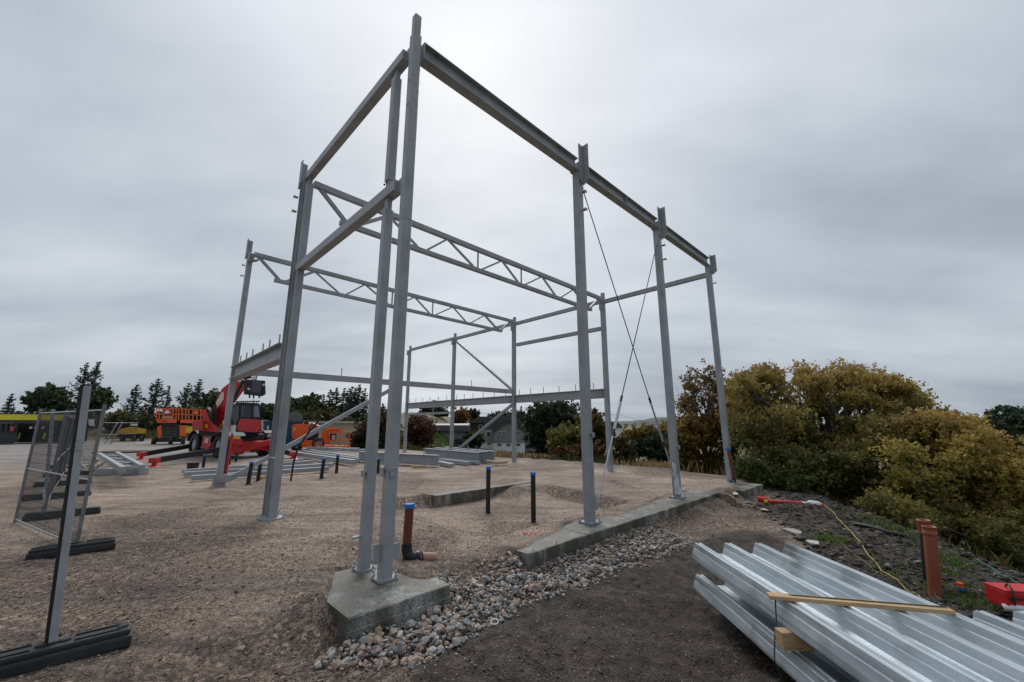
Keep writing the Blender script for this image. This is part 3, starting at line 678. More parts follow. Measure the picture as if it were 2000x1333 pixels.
floor_beam(B(.13, -9.84, 0), B(11.32, -9.5, 0), .12, .20, 3.29, (.27, .48, .78), 'slim floor beam running from the yard side to the rear wall', 1, True)
for p0, p1, s_, lb in ((B(.20, -9.84, .16), B(5.30, -9.68, 3.18), .13, 'diagonal brace rising from the foot of the far left column'),
                   (B(11.42, -14.30, 6.52), B(11.42, -9.58, 3.38), .12, 'upper diagonal brace in the rear wall'),
                   (B(11.42, -9.58, 2.68), B(11.42, -14.2, .22), .12, 'lower diagonal brace in the rear wall')):
    m = MB(); m.bar(p0, p1, s_, s_); fobj('diagonal_brace', m, label=lb)
# crossing tension rods
for p0, p1, f0, f1 in ((B(4.06, .0, 6.72), B(7.42, .03, .45), .72, .86), (B(7.42, .04, 6.48), B(4.10, .06, .33), .70, .79)):
    m = MB(); m.cyl(p0, p1, .011, n=8); r_ = fobj('tension_rod', m, mat=M_ROD)
    m = MB(); m.cyl(p0.lerp(p1, f0), p0.lerp(p1, f1), .021 if f0 > .71 else .030, n=10); fobj('turnbuckle', m, r_, M_GALV)
    m = MB(); m.cyl(p0.lerp(p1, f1), p1, .016, n=8); fobj('rod_end', m, r_, M_GALV)
    m = MB(); m.cyl(p0.lerp(p1, f0 - .02), p0.lerp(p1, f0), .026, n=8); m.cyl(p0.lerp(p1, f1), p0.lerp(p1, f1 + .02), .026, n=8); fobj('lock_nut', m, r_, M_ROD)
    m = MB()
    for p, q in ((p0, p1), (p1, p0)):
        d = (q - p).normalized(); m.bar(p - d * .12, p + d * .10, .014, .09, ch=.003)
    fobj('gusset', m, r_)
# plastic wrapped round the rod at the third column
m = MB(); base = B(7.42, .10, .12); pts = []
for i in range(9):
    t = i / 8; pts.append(base + Vector((-.10 * t + .015 * math.sin(i * 2.1), -.04 * t, .72 * t)))
m.tube(pts, [.085, .075, .05, .055, .04, .045, .035, .04, .012], 9)
o = obj('plastic_wrap', m, surf('cloudy plastic film', (.55, .58, .60), .3, var=.2, scale=12, bump=.6, bscale=20)); tag(o, 'crumpled clear plastic tied round the foot of the third column', 'plastic wrap')

# ------------------------------------------------------------------ foundations
def foundation(name, a0, a1, n0, n1, ztop, depth, label, seams=(), grp=None):
    t = thing(name, label, 'foundation', B((a0 + a1) / 2, (n0 + n1) / 2, ztop - depth), group=grp)
    cuts = [a0] + list(seams) + [a1]
    for k in range(len(cuts) - 1):
        x0, x1 = cuts[k] + (.003 if k else 0), cuts[k + 1] - .003
        steps = max(2, int((x1 - x0) / .12)); rings = []
        for i in range(steps + 1):
            a = x0 + (x1 - x0) * i / steps; j = lambda s_: (random.random() - .5) * s_
            c = .012
            rings.append([B(a, n0 + j(.01), ztop - depth), B(a, n1 + j(.006), ztop - depth), B(a, n1 + j(.004), ztop - c + j(.006)), B(a, n1 - c + j(.008), ztop + j(.006)), B(a, n0, ztop + j(.006))])
        mb = MB().loft(rings); obj('concrete_section', mb, M_CONC, t, world=True)
    return t
ft = foundation('concrete_footing', -.67, .44, -.62, .63, .03, .5, 'concrete footing pad carrying the two posts at the near corner')
mb = MB(); rg = []
for i in range(12):
    a = -.678 + 1.122 * i / 11; j = random.uniform(-.004, .004)
    rg.append([B(a, -.6, -.47), B(a, .642 + j, -.47), B(a, .642 + j, -.085 + j), B(a, .634, -.078 + j), B(a, -.6, -.078)])
obj('lower_lift', mb.loft(rg), M_CONC, ft, world=True)
foundation('strip_foundation', 1.85, 9.05, -.22, .44, .008, .5, 'long wet concrete strip under the second and third front columns', (3.25, 4.75, 6.95, 8.1))
foundation('strip_foundation', 9.7, 11.45, -.35, .82, .02, .5, 'short concrete footing under the far right corner column', (10.9,))
foundation('strip_foundation', 3.55, 7.15, -4.60, -4.28, .012, .45, 'inner concrete strip beyond the two black pipes in the pit', ())
m = MB(); m.box((0, 0, 0), (.42, .42, .06), Matrix.Translation(B(-.02, -4.34, -.02)) @ Matrix.Rotation(math.radians(45), 4, 'Z'), .01); o = obj('concrete_pad', m, M_CONC); tag(o, 'small concrete pad under the second gable column', 'concrete pad')
for n_ in (-4.27, -9.47):
    m = MB(); m.box((0, 0, 0), (.8, .8, .10), Matrix.Translation(B(11.42, n_, -.045)) @ Matrix.Rotation(math.radians(45), 4, 'Z'), .02); o = obj('concrete_pad', m, M_CONC)
    tag(o, 'concrete pad under the right rear column' if n_ > -5 else 'concrete pad under the middle rear column', 'concrete pad')
# pink spray marks
def spray(pts, w_, label):
    mb = MB()
    for i in range(len(pts) - 1): mb.bar(pts[i], pts[i + 1], w_, .002, ch=.0)
    o = obj('paint_mark', mb, M_PINK); tag(o, label, 'paint mark')
for nn__, dn in ((5.35, .01),):
    mb = MB()
    for q in range(5):
        z = -.02 - q * .045; mb.box((0, 0, 0), (.045 + .015 * random.random(), .004, .04), Matrix.Translation(B(5.32 + .01 * (q % 2), -4.272, z)) @ Matrix.Rotation(math.radians(44.7), 4, 'Z'))
    o = obj('paint_mark', mb, M_PINK); tag(o, 'pink sprayed line on the face of the inner concrete strip', 'paint mark')
mb = MB()
for q in range(14):
    p = gp(1022 + 2.0 * q + random.uniform(-3, 3), 1049 + random.uniform(-4, 4), 0); p.z = gz(p.x, p.y) + .012
    mb.box((0, 0, 0), (random.uniform(.02, .06), random.uniform(.015, .04), .006), Matrix.Translation(p) @ Matrix.Rotation(random.random() * 3, 4, 'Z'))
o = obj('paint_mark', mb, M_PINK); tag(o, 'pink sprayed blotch on the gravel left of the second front column', 'paint mark')

# ------------------------------------------------------------------ crushed stone and gravel
def rock_mesh(seed, mat):
    r = random.Random(seed); bm = bmesh.new()
    for i in range(13):
        v = Vector((r.gauss(0, 1), r.gauss(0, 1), r.gauss(0, 1))).normalized() * r.uniform(.8, 1.05)
        bm.verts.new((v.x * 1.15, v.y * .82, v.z * .62))
    res = bmesh.ops.convex_hull(bm, input=bm.verts)
    for g in list(set(res['geom_interior'])):
        if isinstance(g, bmesh.types.BMVert): bm.verts.remove(g)
    me = bpy.data.meshes.new('stone'); bm.to_mesh(me); bm.free(); me.materials.append(mat); return me
rocks = [rock_mesh(100 + i, ROCKM[i % 6]) for i in range(24)]
RW = [0, 0, 0, 1, 1, 2, 2, 2, 3, 3, 4, 4, 5]
bed = thing('crushed_stone_bed', 'band of loose crushed stones along the outside of the concrete foundations', 'stones', B(2.5, .7, -.25))
cand = []
bx0 = [min(p[i] for p in STONEBED) for i in (0, 1)]; bx1 = [max(p[i] for p in STONEBED) for i in (0, 1)]
X = rng.uniform(bx0[0], bx1[0], 34000); Y = rng.uniform(bx0[1], bx1[1], 34000)
sd = poly_sd(X, Y, STONEBED) + .10 * fbm(X * 3, Y * 3, 8)
a_, n_ = rel(X, Y)
prob = np.where(sd < 0, 1.0, np.exp(-sd / .05) * .6)
inA = (a_ > -.70) & (a_ < .47) & (n_ < .66); inS = (a_ > 1.80) & (a_ < 9.1) & (n_ < .47); inF = (n_ < .08)
keep = (rng.random(len(X)) < prob) & ~inA & ~inS & ~inF & (sd < .25)
X, Y, sd = X[keep], Y[keep], sd[keep]
Z = height(X, Y); size = rng.lognormal(math.log(.0225), .34, len(X)).clip(.011, .050)
hz = Z + size * .25 + np.where(sd < -.08, rng.uniform(0, .075, len(X)), 0)
dist = np.hypot(X, Y); order = np.argsort(dist / size)
bi = MW[bed.as_pointer()].inverted()
for k in order[:300]:
    o = bpy.data.objects.new('stone', rocks[random.choice(RW) + 6 * random.randrange(4)]); col.objects.link(o)
    o.parent = bed; o.location = bi @ Vector((X[k], Y[k], hz[k] + .01)); o.scale = [float(size[k]) * 1.15] * 3
    o.rotation_euler = (random.uniform(-.6, .6), random.uniform(-.6, .6), random.uniform(0, 6.3))
# remaining stones joined
ROCKC = np.array([(.31, .31, .305), (.52, .49, .455), (.44, .315, .255), (.18, .185, .19), (.45, .37, .29), (.43, .32, .24)])
def scatter_rocks(name, X, Y, Z, S, parent, mi=None, coln=None, mat=M_PEBBLE, variants=8, flat=.62):
    protos = []
    for i in range(variants):
        r = random.Random(500 + i); bm = bmesh.new()
        for _ in range(9):
            v = Vector((r.gauss(0, 1), r.gauss(0, 1), r.gauss(0, 1))).normalized(); bm.verts.new((v.x * 1.15, v.y * .85, v.z * flat))
        res = bmesh.ops.convex_hull(bm, input=bm.verts)
        for g in list(set(res['geom_interior'])):
            if isinstance(g, bmesh.types.BMVert): bm.verts.remove(g)
        bm.verts.index_update(); bm.verts.ensure_lookup_table()
        protos.append((np.array([v.co[:] for v in bm.verts]), np.array([[v.index for v in f.verts] for f in bm.faces]))); bm.free()
    VV, FF, CC = [], [], []; off = 0; n = len(X)
    ang = rng.uniform(0, 6.283, n); tx = rng.uniform(-.7, .7, n); var = rng.integers(0, variants, n)
    if coln is None: coln = ROCKC[np.array(RW)[rng.integers(0, len(RW), n)]] * rng.uniform(.75, 1.2, (n, 1))
    for v in range(variants):
        ids = np.where(var == v)[0]
        if len(ids) == 0: continue
        P, F_ = protos[v]; m_ = len(P)
        c, s_ = np.cos(ang[ids])[:, None], np.sin(ang[ids])[:, None]; ct, st = np.cos(tx[ids])[:, None], np.sin(tx[ids])[:, None]
        x, y, z = P[None, :, 0], P[None, :, 1], P[None, :, 2]
        y2 = y * ct - z * st; z2 = y * st + z * ct
        xx = x * c - y2 * s_; yy = x * s_ + y2 * c
        q = np.stack([xx * S[ids][:, None] + X[ids][:, None], yy * S[ids][:, None] + Y[ids][:, None], z2 * S[ids][:, None] + Z[ids][:, None]], -1)
        VV.append(q.reshape(-1, 3)); FF.append((F_[None] + (off + np.arange(len(ids)) * m_)[:, None, None]).reshape(-1)); CC.append(np.repeat(coln[ids], m_, 0)); off += len(ids) * m_
    V = np.concatenate(VV)
    if mi is not None:
        A = np.array(mi); V = V @ A[:3, :3].T + A[:3, 3]
    o = np_mesh(name, V, 3, np.concatenate(CC), mat, parent, np.concatenate(FF)); return o
r_ = order[300:]
o = scatter_rocks('stone_fill', X[r_], Y[r_], hz[r_], size[r_], bed, bi); o['kind'] = 'stuff'
# fine gravel over the near ground
n = 120000
rr = 1.9 + 9.5 * rng.random(n) ** 1.4; th = rng.uniform(-.95, 1.0, n)
X = rr * np.sin(th); Y = rr * np.cos(th)
a_, n_ = rel(X, Y)
dens = .55 + 1.1 * fbm(X * .8, Y * .8, 91)
soilp = 1 - sm(-.1, .1, np.minimum(poly_sd(X, Y, SOIL), poly_sd(X, Y, MOUND)))
inS = ((a_ > 1.80) & (a_ < 9.1) & (n_ > -.1) & (n_ < .47)) | ((a_ > -.70) & (a_ < .47) & (n_ < .66) & (n_ > -.5))
keep = (rng.random(n) < np.clip(dens + .25, .15, 1)) & ((soilp < .5) | (rng.random(n) < .55)) & (~inS | (rng.random(n) < .06)) & (ridge_d(X, Y) < .5)
X, Y, inS, soilp = X[keep], Y[keep], inS[keep], soilp[keep]
Z = np.where(inS, .022, height(X, Y)); S = rng.lognormal(math.log(.0058), .48, len(X)).clip(.003, .024)
cl = np.array([(.40, .29, .22), (.22, .165, .13), (.50, .40, .32), (.10, .08, .07), (.34, .31, .28), (.13, .10, .085)])[rng.integers(0, 6, len(X))] * rng.uniform(.6, 1.1, (len(X), 1))
cl = np.where(soilp[:, None] > .5, cl * .75, cl)
o = scatter_rocks('gravel', X, Y, Z + S * .15, S, None, None, cl); o['kind'] = 'stuff'; o['label'] = 'loose gravel grains over the sandy building pad'; o['category'] = 'gravel'
# rubble on the mound: rocks one can pick out, and small clods
n = 15000
X = rng.uniform(2.5, 9.6, n); Y = rng.uniform(3.0, 13.2, n)
sd = np.minimum(poly_sd(X, Y, MOUND), 9); rd = ridge_d(X, Y)
keep = ((sd < .1) | ((rd > -2.2) & (rd < 1.5))) & (rel(X, Y)[1] > 1.0)
X, Y = X[keep], Y[keep]; S = rng.lognormal(math.log(.022), .55, len(X)).clip(.008, .09)
cl = np.array([(.05, .042, .036), (.09, .075, .062), (.16, .145, .13), (.035, .03, .027)])[rng.integers(0, 4, len(X))] * rng.uniform(.7, 1.2, (len(X), 1))
o = scatter_rocks('clods', X, Y, height(X, Y) + S * .1, S, None, None, cl); o['kind'] = 'stuff'; o['label'] = 'dark soil clods and chips on the mound'; o['category'] = 'clods'
def boulder(px, py, z, s, seed, mi, label, flat=.7, rz=0):
    me = rock_mesh(seed, ROCKM[mi]); o = bpy.data.objects.new('rock', me); col.objects.link(o)
    p = gp(px, py, z); p.z = gz(p.x, p.y) + s * .2; o.location = p; o.scale = (s * 1.2, s, s * flat); o.rotation_euler = (.1, .15, rz)
    tag(o, label, 'rock', 'rocks lying on the soil mound')
for args in ((1495, 1000, -.3, .13, 1, 2, 'pinkish rock under the left end of the red pipe'), (1585, 1060, -.34, .15, 2, 1, 'pale grey rock at the edge of the soil mound'),
             (1592, 1098, -.36, .20, 3, 4, 'long tan rock beside the far ends of the steel sheets'), (1562, 1078, -.35, .09, 4, 5, 'brownish rock left of the long tan rock'),
             (1460, 988, -.28, .11, 5, 3, 'dark flat rock on the gravel near the foundation end'), (1438, 985, -.28, .10, 6, 1, 'light rock by the end of the concrete strip'),
             (1545, 1040, -.3, .14, 8, 1, 'flat light rock slab on the lip of the gravel'), (1672, 1110, -.38, .08, 9, 0, 'small grey rock on the dark soil above the sheets'),
             (1790, 1170, -.42, .09, 10, 4, 'tan rock below the orange pipes'), (1690, 1128, -.4, .06, 12, 1, 'tiny pale rock on the dark slope'), (1975, 1215, -.5, .10, 13, 1, 'white rock below the red case')):
    boulder(*args, rz=args[4] * .7)
# white ring on the stones
m = MB(); c = gp(966, 1217, -.19); pts = [c + Vector((.035 * math.cos(t), .028 * math.sin(t), .012 * math.sin(t) + .01)) for t in np.linspace(0, 6.283, 17)]
m.tube(pts, .006, 6); o = obj('plastic_ring', m, M_SNOW); tag(o, 'small white plastic ring lying on the crushed stones', 'ring')

# ------------------------------------------------------------------ pipes
def riser(px, py, z, h, r, label, cap=True, mat=M_BLACKP, lean=0.0, grp='capped drain risers standing in the gravel', elbow=False):
    p = gp(px, py, z); t = thing('drain_pipe', label, 'pipe', p, group=grp)
    top = Vector((lean, 0, h))
    obj('pipe_body', MB().cyl((0, 0, -.1), top, r, n=20), mat, t)
    if cap:
        d = top.normalized(); m = MB(); m.cyl(top - d * .025, top + d * .03, r * 1.10, n=20); m.cyl(top - d * .03, top - d * .02, r * 1.18, n=20); obj('cap', m, M_BLUE, t)
    if elbow:
        m = MB(); m.tube([(0, 0, .04), (.02, .0, .0), (.10, .02, -.03)], r * 1.15, 12); obj('elbow', m, M_BLACKP, t)
    return t
riser(953, 1003, -.27, 1.0, .052, 'left of the two tall black pipes standing in the pit')
riser(1042, 1021, -.27, .97, .052, 'right of the two tall black pipes standing in the pit')
GRP = 'capped drain risers standing in the gravel'
for px, py, hh, ln, lb, cp in ((484, 947, .62, .03, 'black pipe just left of the second gable column, nearer of the pair', 1), (503, 940, .60, .03, 'black pipe beside the second gable column, farther of the pair', 1),
                   (627, 935, .62, .04, 'black pipe with blue cap and elbow, right of the second gable column', 1), (657, 924, .60, 0, 'black pipe with blue cap in front of the stacked trusses', 1),
                   (738, 925, .50, 0, 'black pipe with blue cap seen between the two near posts', 1), (447, 908, .42, .02, 'short black pipe with blue cap at the foot of the red machine', 1),
                   (460, 902, .42, .02, 'short black pipe with pale rim beyond the blue capped one', 0), (396, 918, .55, 0, 'black pipe with blue cap under the outrigger, left of the far column', 1)):
    riser(px, py, 0, hh, .055, lb, cap=bool(cp), lean=ln, elbow=(px in (484, 627)))
# brown riser with black elbow in front
p = gp(793, 1100, .0); p.z = .06; t = thing('drain_pipe', 'brown pipe with blue cap and black elbow beside the near corner column', 'pipe', p, group=GRP)
obj('pipe_body', MB().cyl((0, 0, .14), (.01, 0, .62), .056, n=28), M_BROWNP, t)
m = MB(); m.cyl((.01, 0, .60), (.01, 0, .645), .063, n=28); m.cyl((.01, 0, .595), (.01, 0, .61), .069, n=28); obj('cap', m, M_BLUE, t)
m = MB(); m.tube([(0, 0, .17), (0, 0, .10), (.015, .0, .04), (.06, .02, .0), (.12, .05, -.005)], [.064, .066, .068, .068, .064], 20)
m.tube([(.11, .045, -.005), (.15, .065, -.005)], .072, 20); m.tube([(.165, .072, -.005), (.175, .078, -.005)], .072, 20); obj('elbow', m, M_BLACKP, t)
obj('buried_pipe', MB().cyl((.15, .065, -.005), (.34, .16, -.04), .056, n=20), surf('dusty pink pipe', (.42, .24, .18), .7), t)
# tall orange pipe at far right corner
p = gp(1434, 944, 0); t = thing('drain_pipe', 'tall brown pipe with blue cap at the far right corner column', 'pipe', p, group=GRP)
obj('pipe_body', MB().cyl((-.02, 0, .05), (-.06, 0, .98), .062, n=20), M_BROWNP, t); obj('cap', MB().cyl((-.06, 0, .97), (-.06, 0, 1.02), .070, n=20), M_BLUE, t)
m = MB(); m.tube([(-.02, 0, .14), (-.03, 0, .05), (-.10, -.02, 0)], .075, 14); obj('elbow', m, M_BLACKP, t)
# the pair on the slope
p = gp(1824, 1150, -.50); t = thing('drain_pipe', 'large orange pipe with a socket standing on the dark slope', 'pipe', p)
tp = Vector((.10, .0, .80))
obj('pipe_body', MB().cyl((0, 0, -.1), tp * .86, .070, n=32, caps=False), M_ORANGE, t)
m = MB(); d = tp.normalized(); m.loft([[tp * f + (Vector((math.cos(k), math.sin(k), 0)) * r) for k in np.linspace(0, 6.283, 33)[:-1]] for f, r in ((.85, .071), (.87, .081), (.90, .081), (.905, .078), (.985, .078), (.99, .082), (1.0, .082), (1.0, .072), (.88, .070))], True, caps=False); obj('socket', m, M_ORANGE, t)
p = gp(1812, 1130, -.48); t = thing('drain_pipe', 'black pipe with orange collar right behind the large orange pipe', 'pipe', p)
tp = Vector((.10, 0, .80))
obj('pipe_body', MB().cyl((0, 0, -.1), tp * .80, .060, n=24), M_BLACKP, t)
m = MB(); m.loft([[tp * f + (Vector((math.cos(k), math.sin(k), 0)) * r) for k in np.linspace(0, 6.283, 33)[:-1]] for f, r in ((.76, .064), (.80, .064), (.83, .074), (.95, .074), (.96, .080), (1.0, .080), (1.0, .070), (.80, .060))], True, caps=False); obj('collar', m, M_ORANGE, t)
# red pipe lying
p0 = gp(1482, 985, -.24); p1 = gp(1608, 998, -.24)
for p in (p0, p1): p.z = gz(p.x, p.y) + .07
t = thing('red_pipe', 'long thin red pipe lying across the mound with taped white end', 'pipe', p0)
obj('pipe_body', MB().cyl(p0, p0.lerp(p1, .72), .040, n=14), M_REDB, t, world=True)
m = MB(); m.cyl(p0 + Vector((-.02, .0, .05)), p0.lerp(p1, .17) + Vector((0, .02, .04)), .055, n=14); obj('socket', m, M_REDB, t, world=True)
m = MB(); d = (p1 - p0).normalized(); m.tube([p0.lerp(p1, f) + Vector((0, 0, .02 * math.sin(f * 40))) for f in (.7, .74, .78, .82, .88, .94, .99)], [.045, .05, .04, .06, .08, .07, .02], 10); obj('plastic_cover', m, M_WHITE, t, world=True)
obj('pipe_end', MB().cyl(p0.lerp(p1, .93), p1 + Vector((0, 0, -.03)), .045, n=12), M_PINK, t, world=True)
m = MB(); m.cyl(p0.lerp(p1, .10), p0.lerp(p1, .16), .062, n=12); obj('tape', m, M_LIME, t, world=True)
# black hose piece
q = [gp(x, y, -.35) for x, y in ((1672, 1033), (1700, 1039), (1735, 1046), (1772, 1051))]
for p in q: p.z = gz(p.x, p.y) + .045
t = obj('black_pipe', MB().tube(q, .038, 12), M_BLACKP); tag(t, 'length of black pipe lying along the top of the dark slope', 'pipe')
# straw coloured cord down the slope
def cord(name, pix, z, r, mat, label, cat, lift=.02):
    q = []
    for i in range(len(pix) - 1):
        for k in range(6):
            f = k / 6; x = pix[i][0] * (1 - f) + pix[i + 1][0] * f; y = pix[i][1] * (1 - f) + pix[i + 1][1] * f
            p = gp(x, y, z); p.z = gz(p.x, p.y) + lift; q.append(p)
    o = obj(name, MB().tube(q, r, 6), mat); tag(o, label, cat); return o
cord('cord', [(1612, 1003), (1650, 1035), (1690, 1075), (1725, 1105), (1760, 1122), (1785, 1135), (1797, 1148)], -.36, .008, M_STRAW, 'long straw coloured cord running down the dark slope', 'cord', .03)
cord('cord', [(1570, 1036), (1600, 1042), (1635, 1060), (1690, 1092), (1730, 1112), (1752, 1116)], -.36, .006, surf('green cord', (.22, .24, .06), .8), 'thin greenish cord lying left of the long straw cord', 'cord', .02)
cord('cord', [(1900, 1085), (1940, 1098), (1975, 1112), (2020, 1128)], -.42, .006, surf('teal cord', (.08, .28, .22), .6), 'teal cord along the edge of the slope at the far right', 'cord', .03)
# weeds
def blades(name, X, Y, Z, hgt, lean, wdt, cols, label=None, cat=None, mat=M_GRASS, kind='stuff', parent=None):
    n = len(X); an = rng.uniform(0, 6.283, n); la = rng.uniform(0, 6.283, n); h = hgt * rng.uniform(.5, 1.2, n); ln = lean * rng.uniform(.2, 1.2, n) * h; wv = wdt * rng.uniform(.6, 1.3, n)
    bx, by = np.cos(an) * wv / 2, np.sin(an) * wv / 2; tx, ty = np.cos(la) * ln, np.sin(la) * ln
    v = np.zeros((n, 5, 3))
    v[:, 0] = np.stack([X - bx, Y - by, Z], 1); v[:, 1] = np.stack([X + bx, Y + by, Z], 1)
    v[:, 2] = np.stack([X + bx * .8 + tx * .35, Y + by * .8 + ty * .35, Z + h * .6], 1); v[:, 4] = np.stack([X - bx * .8 + tx * .35, Y - by * .8 + ty * .35, Z + h * .6], 1)
    v[:, 3] = np.stack([X + tx, Y + ty, Z + h], 1)
    o = np_mesh(name, v.reshape(-1, 3), 5, np.repeat(cols, 5, 0), mat, parent)
    if kind: o['kind'] = kind
    if label: o['label'] = label; o['category'] = cat
    return o
def pal(n, P, jit=.2):
    P = np.array(P); return P[rng.integers(0, len(P), n)] * rng.uniform(1 - jit, 1 + jit, (n, 1))
cx = []; cy = []
for px, py, z, r_, k in ((1618, 1052, -.33, .22, 500), (1640, 1058, -.33, .2, 300), (1720, 1030, -.36, .35, 500), (1745, 1040, -.38, .3, 400), (1845, 1092, -.45, .25, 350), (1870, 1098, -.45, .2, 250), (1880, 1150, -.5, .35, 500), (1855, 1120, -.5, .25, 300), (1910, 1165, -.5, .3, 350), (1650, 1010, -.33, .15, 160), (1720, 1090, -.4, .25, 120), (1800, 1058, -.4, .5, 400), (1840, 1080, -.42, .4, 300), (1760, 1115, -.42, .3, 120), (1700, 1020, -.35, .3, 200)):
    p = gp(px, py, z); k = int(k * .35); cx.append(rng.normal(p.x, r_ * .7, k)); cy.append(rng.normal(p.y, r_ * .5, k))
cx = np.concatenate(cx); cy = np.concatenate(cy)
blades('weeds', cx, cy, height(cx, cy) - .01, .075, .9, .018, pal(len(cx), [(.10, .20, .025), (.16, .28, .04), (.07, .13, .03), (.20, .22, .06)]), 'patches of bright green weeds on the dark slope', 'weeds')

# ------------------------------------------------------------------ steel decking
def deck_profile(x0, nr, pitch=.365, h=.12):
    P = []; x = x0
    for k in range(nr):
        P += [(x, 0), (x + .020, .060), (x + .025, .068), (x + .038, h), (x + .062, h), (x + .068, h - .010), (x + .084, h - .010), (x + .090, h), (x + .112, h), (x + .122, .066), (x + .130, .062), (x + .152, 0)]
        if k < nr - 1: P += [(x + .152 + .10, 0), (x + .152 + .106, .004), (x + .152 + .114, .004), (x + .152 + .12, 0)]
        x += pitch
    P += [(P[-1][0] + .03, 0)]
    return P
def deck_sheet(X0, y0, y1, zb, nr, label, parentcat='metal sheet', dirt=False, grp=None):
    P = deck_profile(0, nr); mb = MB(); t_ = .0015; n = len(P)
    ring = [(x, z) for x, z in P] + [(x, z - t_ * 2) for x, z in reversed(P)]
    segs = 14; ph = random.random() * 6
    rings = [[(x + .0025 * math.sin(i * 1.1 + ph), y0 + (y1 - y0) * i / segs - y0, z + .0012 * math.sin(i * 1.7 + x * 9 + ph)) for x, z in ring] for i in range(segs + 1)]
    mb.loft(rings, caps=False)
    m_ = len(ring)
    for i in (0, segs):
        vs = rings[i]; mb.add(vs, [(k, k + 1, m_ - 2 - k, m_ - 1 - k) for k in range(n - 1)])
    o = obj('metal_sheet', mb, M_DECK); o.location = (X0, y0, zb); tag(o, label, 'metal sheet', grp); return o
names = ['topmost', 'second', 'third', 'fourth', 'fifth', 'sixth']
G1 = 'ribbed sheets in the upper stack'; G2 = 'ribbed sheets in the lower stack'; G3 = 'ribbed sheets in the stack at the right edge'
for k in range(6):
    deck_sheet(2.185 + random.uniform(-.002, .002), .6, 5.34 + random.uniform(-.01, .01), .18 - k * .011, 4, 'galvanised ribbed sheet, %s from the top in the upper stack' % names[k] if k else 'topmost galvanised ribbed sheet of the upper stack, under the wooden batten', grp=G1)
for k in range(4):
    deck_sheet(2.14 + random.uniform(-.003, .003), .6, 5.27 + random.uniform(-.01, .01), -.15 - k * .011, 4, 'galvanised ribbed sheet, %s from the top in the lower stack' % names[k] if k else 'topmost galvanised ribbed sheet of the lower stack, under the wooden bearer', grp=G2)
for k in range(4):
    deck_sheet(3.80 + random.uniform(-.002, .002), .6, 4.12 + random.uniform(-.01, .01), -.07 - k * .011, 4, 'galvanised ribbed sheet, %s from the top in the stack at the right edge' % names[k] if k else 'topmost ribbed sheet of the stack at the right edge', grp=G3)
def plank(p0, p1, w_, h_, label, name='wooden_batten'):
    p0 = Vector(p0); p1 = Vector(p1); l_ = (p1 - p0).length; a = math.atan2((p1 - p0).y, (p1 - p0).x); mb = MB().box((l_ / 2, 0, 0), (l_, w_, h_), ch=.003)
    o = obj(name, mb, M_WOOD); o.location = p0; o.rotation_euler = (0, -math.asin((p1 - p0).z / l_), a); tag(o, label, 'timber'); return o
plank((2.12, 3.72, .318), (3.34, 3.44, .318), .085, .03, 'pale wooden batten lying across the top of the upper sheet stack')
plank((2.10, 3.60, .055), (3.5, 3.60, .055), .095, .125, 'wooden bearer between the two stacks of sheets', 'wooden_bearer')
plank((2.06, 3.30, -.27), (3.6, 3.30, -.27), .10, .12, 'wooden bearer on the soil under the lower sheet stack', 'wooden_bearer')
plank((2.12, 1.6, .055), (3.5, 1.6, .055), .095, .125, 'wooden bearer between the sheet stacks near the bottom edge', 'wooden_bearer')
m = MB()
sp_ = [(2.155, 3.70, -.33), (2.10, 3.70, -.14), (2.12, 3.70, .0), (2.155, 3.705, .12), (2.17, 3.71, .30), (2.30, 3.685, .338), (2.9, 3.55, .338), (3.33, 3.46, .338)]
for i in range(len(sp_) - 1): m.bar(sp_[i], sp_[i + 1], .016, .003, up=(0, .2, 1) if i > 4 else (-1, 0, .2), ch=0)
o = obj('strap', m, M_GREEN); tag(o, 'dark green strap tied over the batten and down the side of the sheets', 'strap')
# red case
p = gp(1972, 1194, -.50); t = thing('red_case', 'bright red plastic case with black handles at the right edge of the slope', 'case', p, math.radians(-8))
m = MB(); m.box((.30, .14, .11), (.60, .28, .20), ch=.02); obj('body', m, M_REDB, t)
m = MB(); m.box((.30, .14, .215), (.60, .285, .025), ch=.01); obj('lid', m, M_REDB, t)
for xx in (.06, .50):
    m = MB(); m.tube([(xx, -.01, .03), (xx - .01, -.03, .14), (xx + .0, -.02, .235), (xx + .03, .04, .28), (xx + .06, .10, .27), (xx + .07, .14, .23)], .010, 8); obj('handle', m, M_BLACK, t)
m = MB(); m.box((.09, -.012, .14), (.14, .02, .025), ch=.004); obj('latch', m, M_BLACK, t)
m = MB(); m.tube([gp(1960, 1190, -.5) + Vector((0, 0, .02)), gp(1990, 1196, -.5) + Vector((0, 0, .04)), gp(2030, 1200, -.5) + Vector((0, 0, .02))], .04, 8); o = obj('plastic_scrap', m, M_WHITE); tag(o, 'crumpled white plastic below the red case', 'plastic scrap')
p = gp(1876, 1147, -.5); p.z = gz(p.x, p.y) + .03; t = thing('drain_pipe', 'tiny orange pipe stub with blue ring among the weeds', 'pipe', p); obj('pipe_body', MB().cyl((0, 0, 0), (.0, 0, .09), .035, n=12), M_ORNG, t); obj('cap', MB().cyl((0, 0, .0), (.0, 0, .035), .04, n=12), M_BLUE, t)

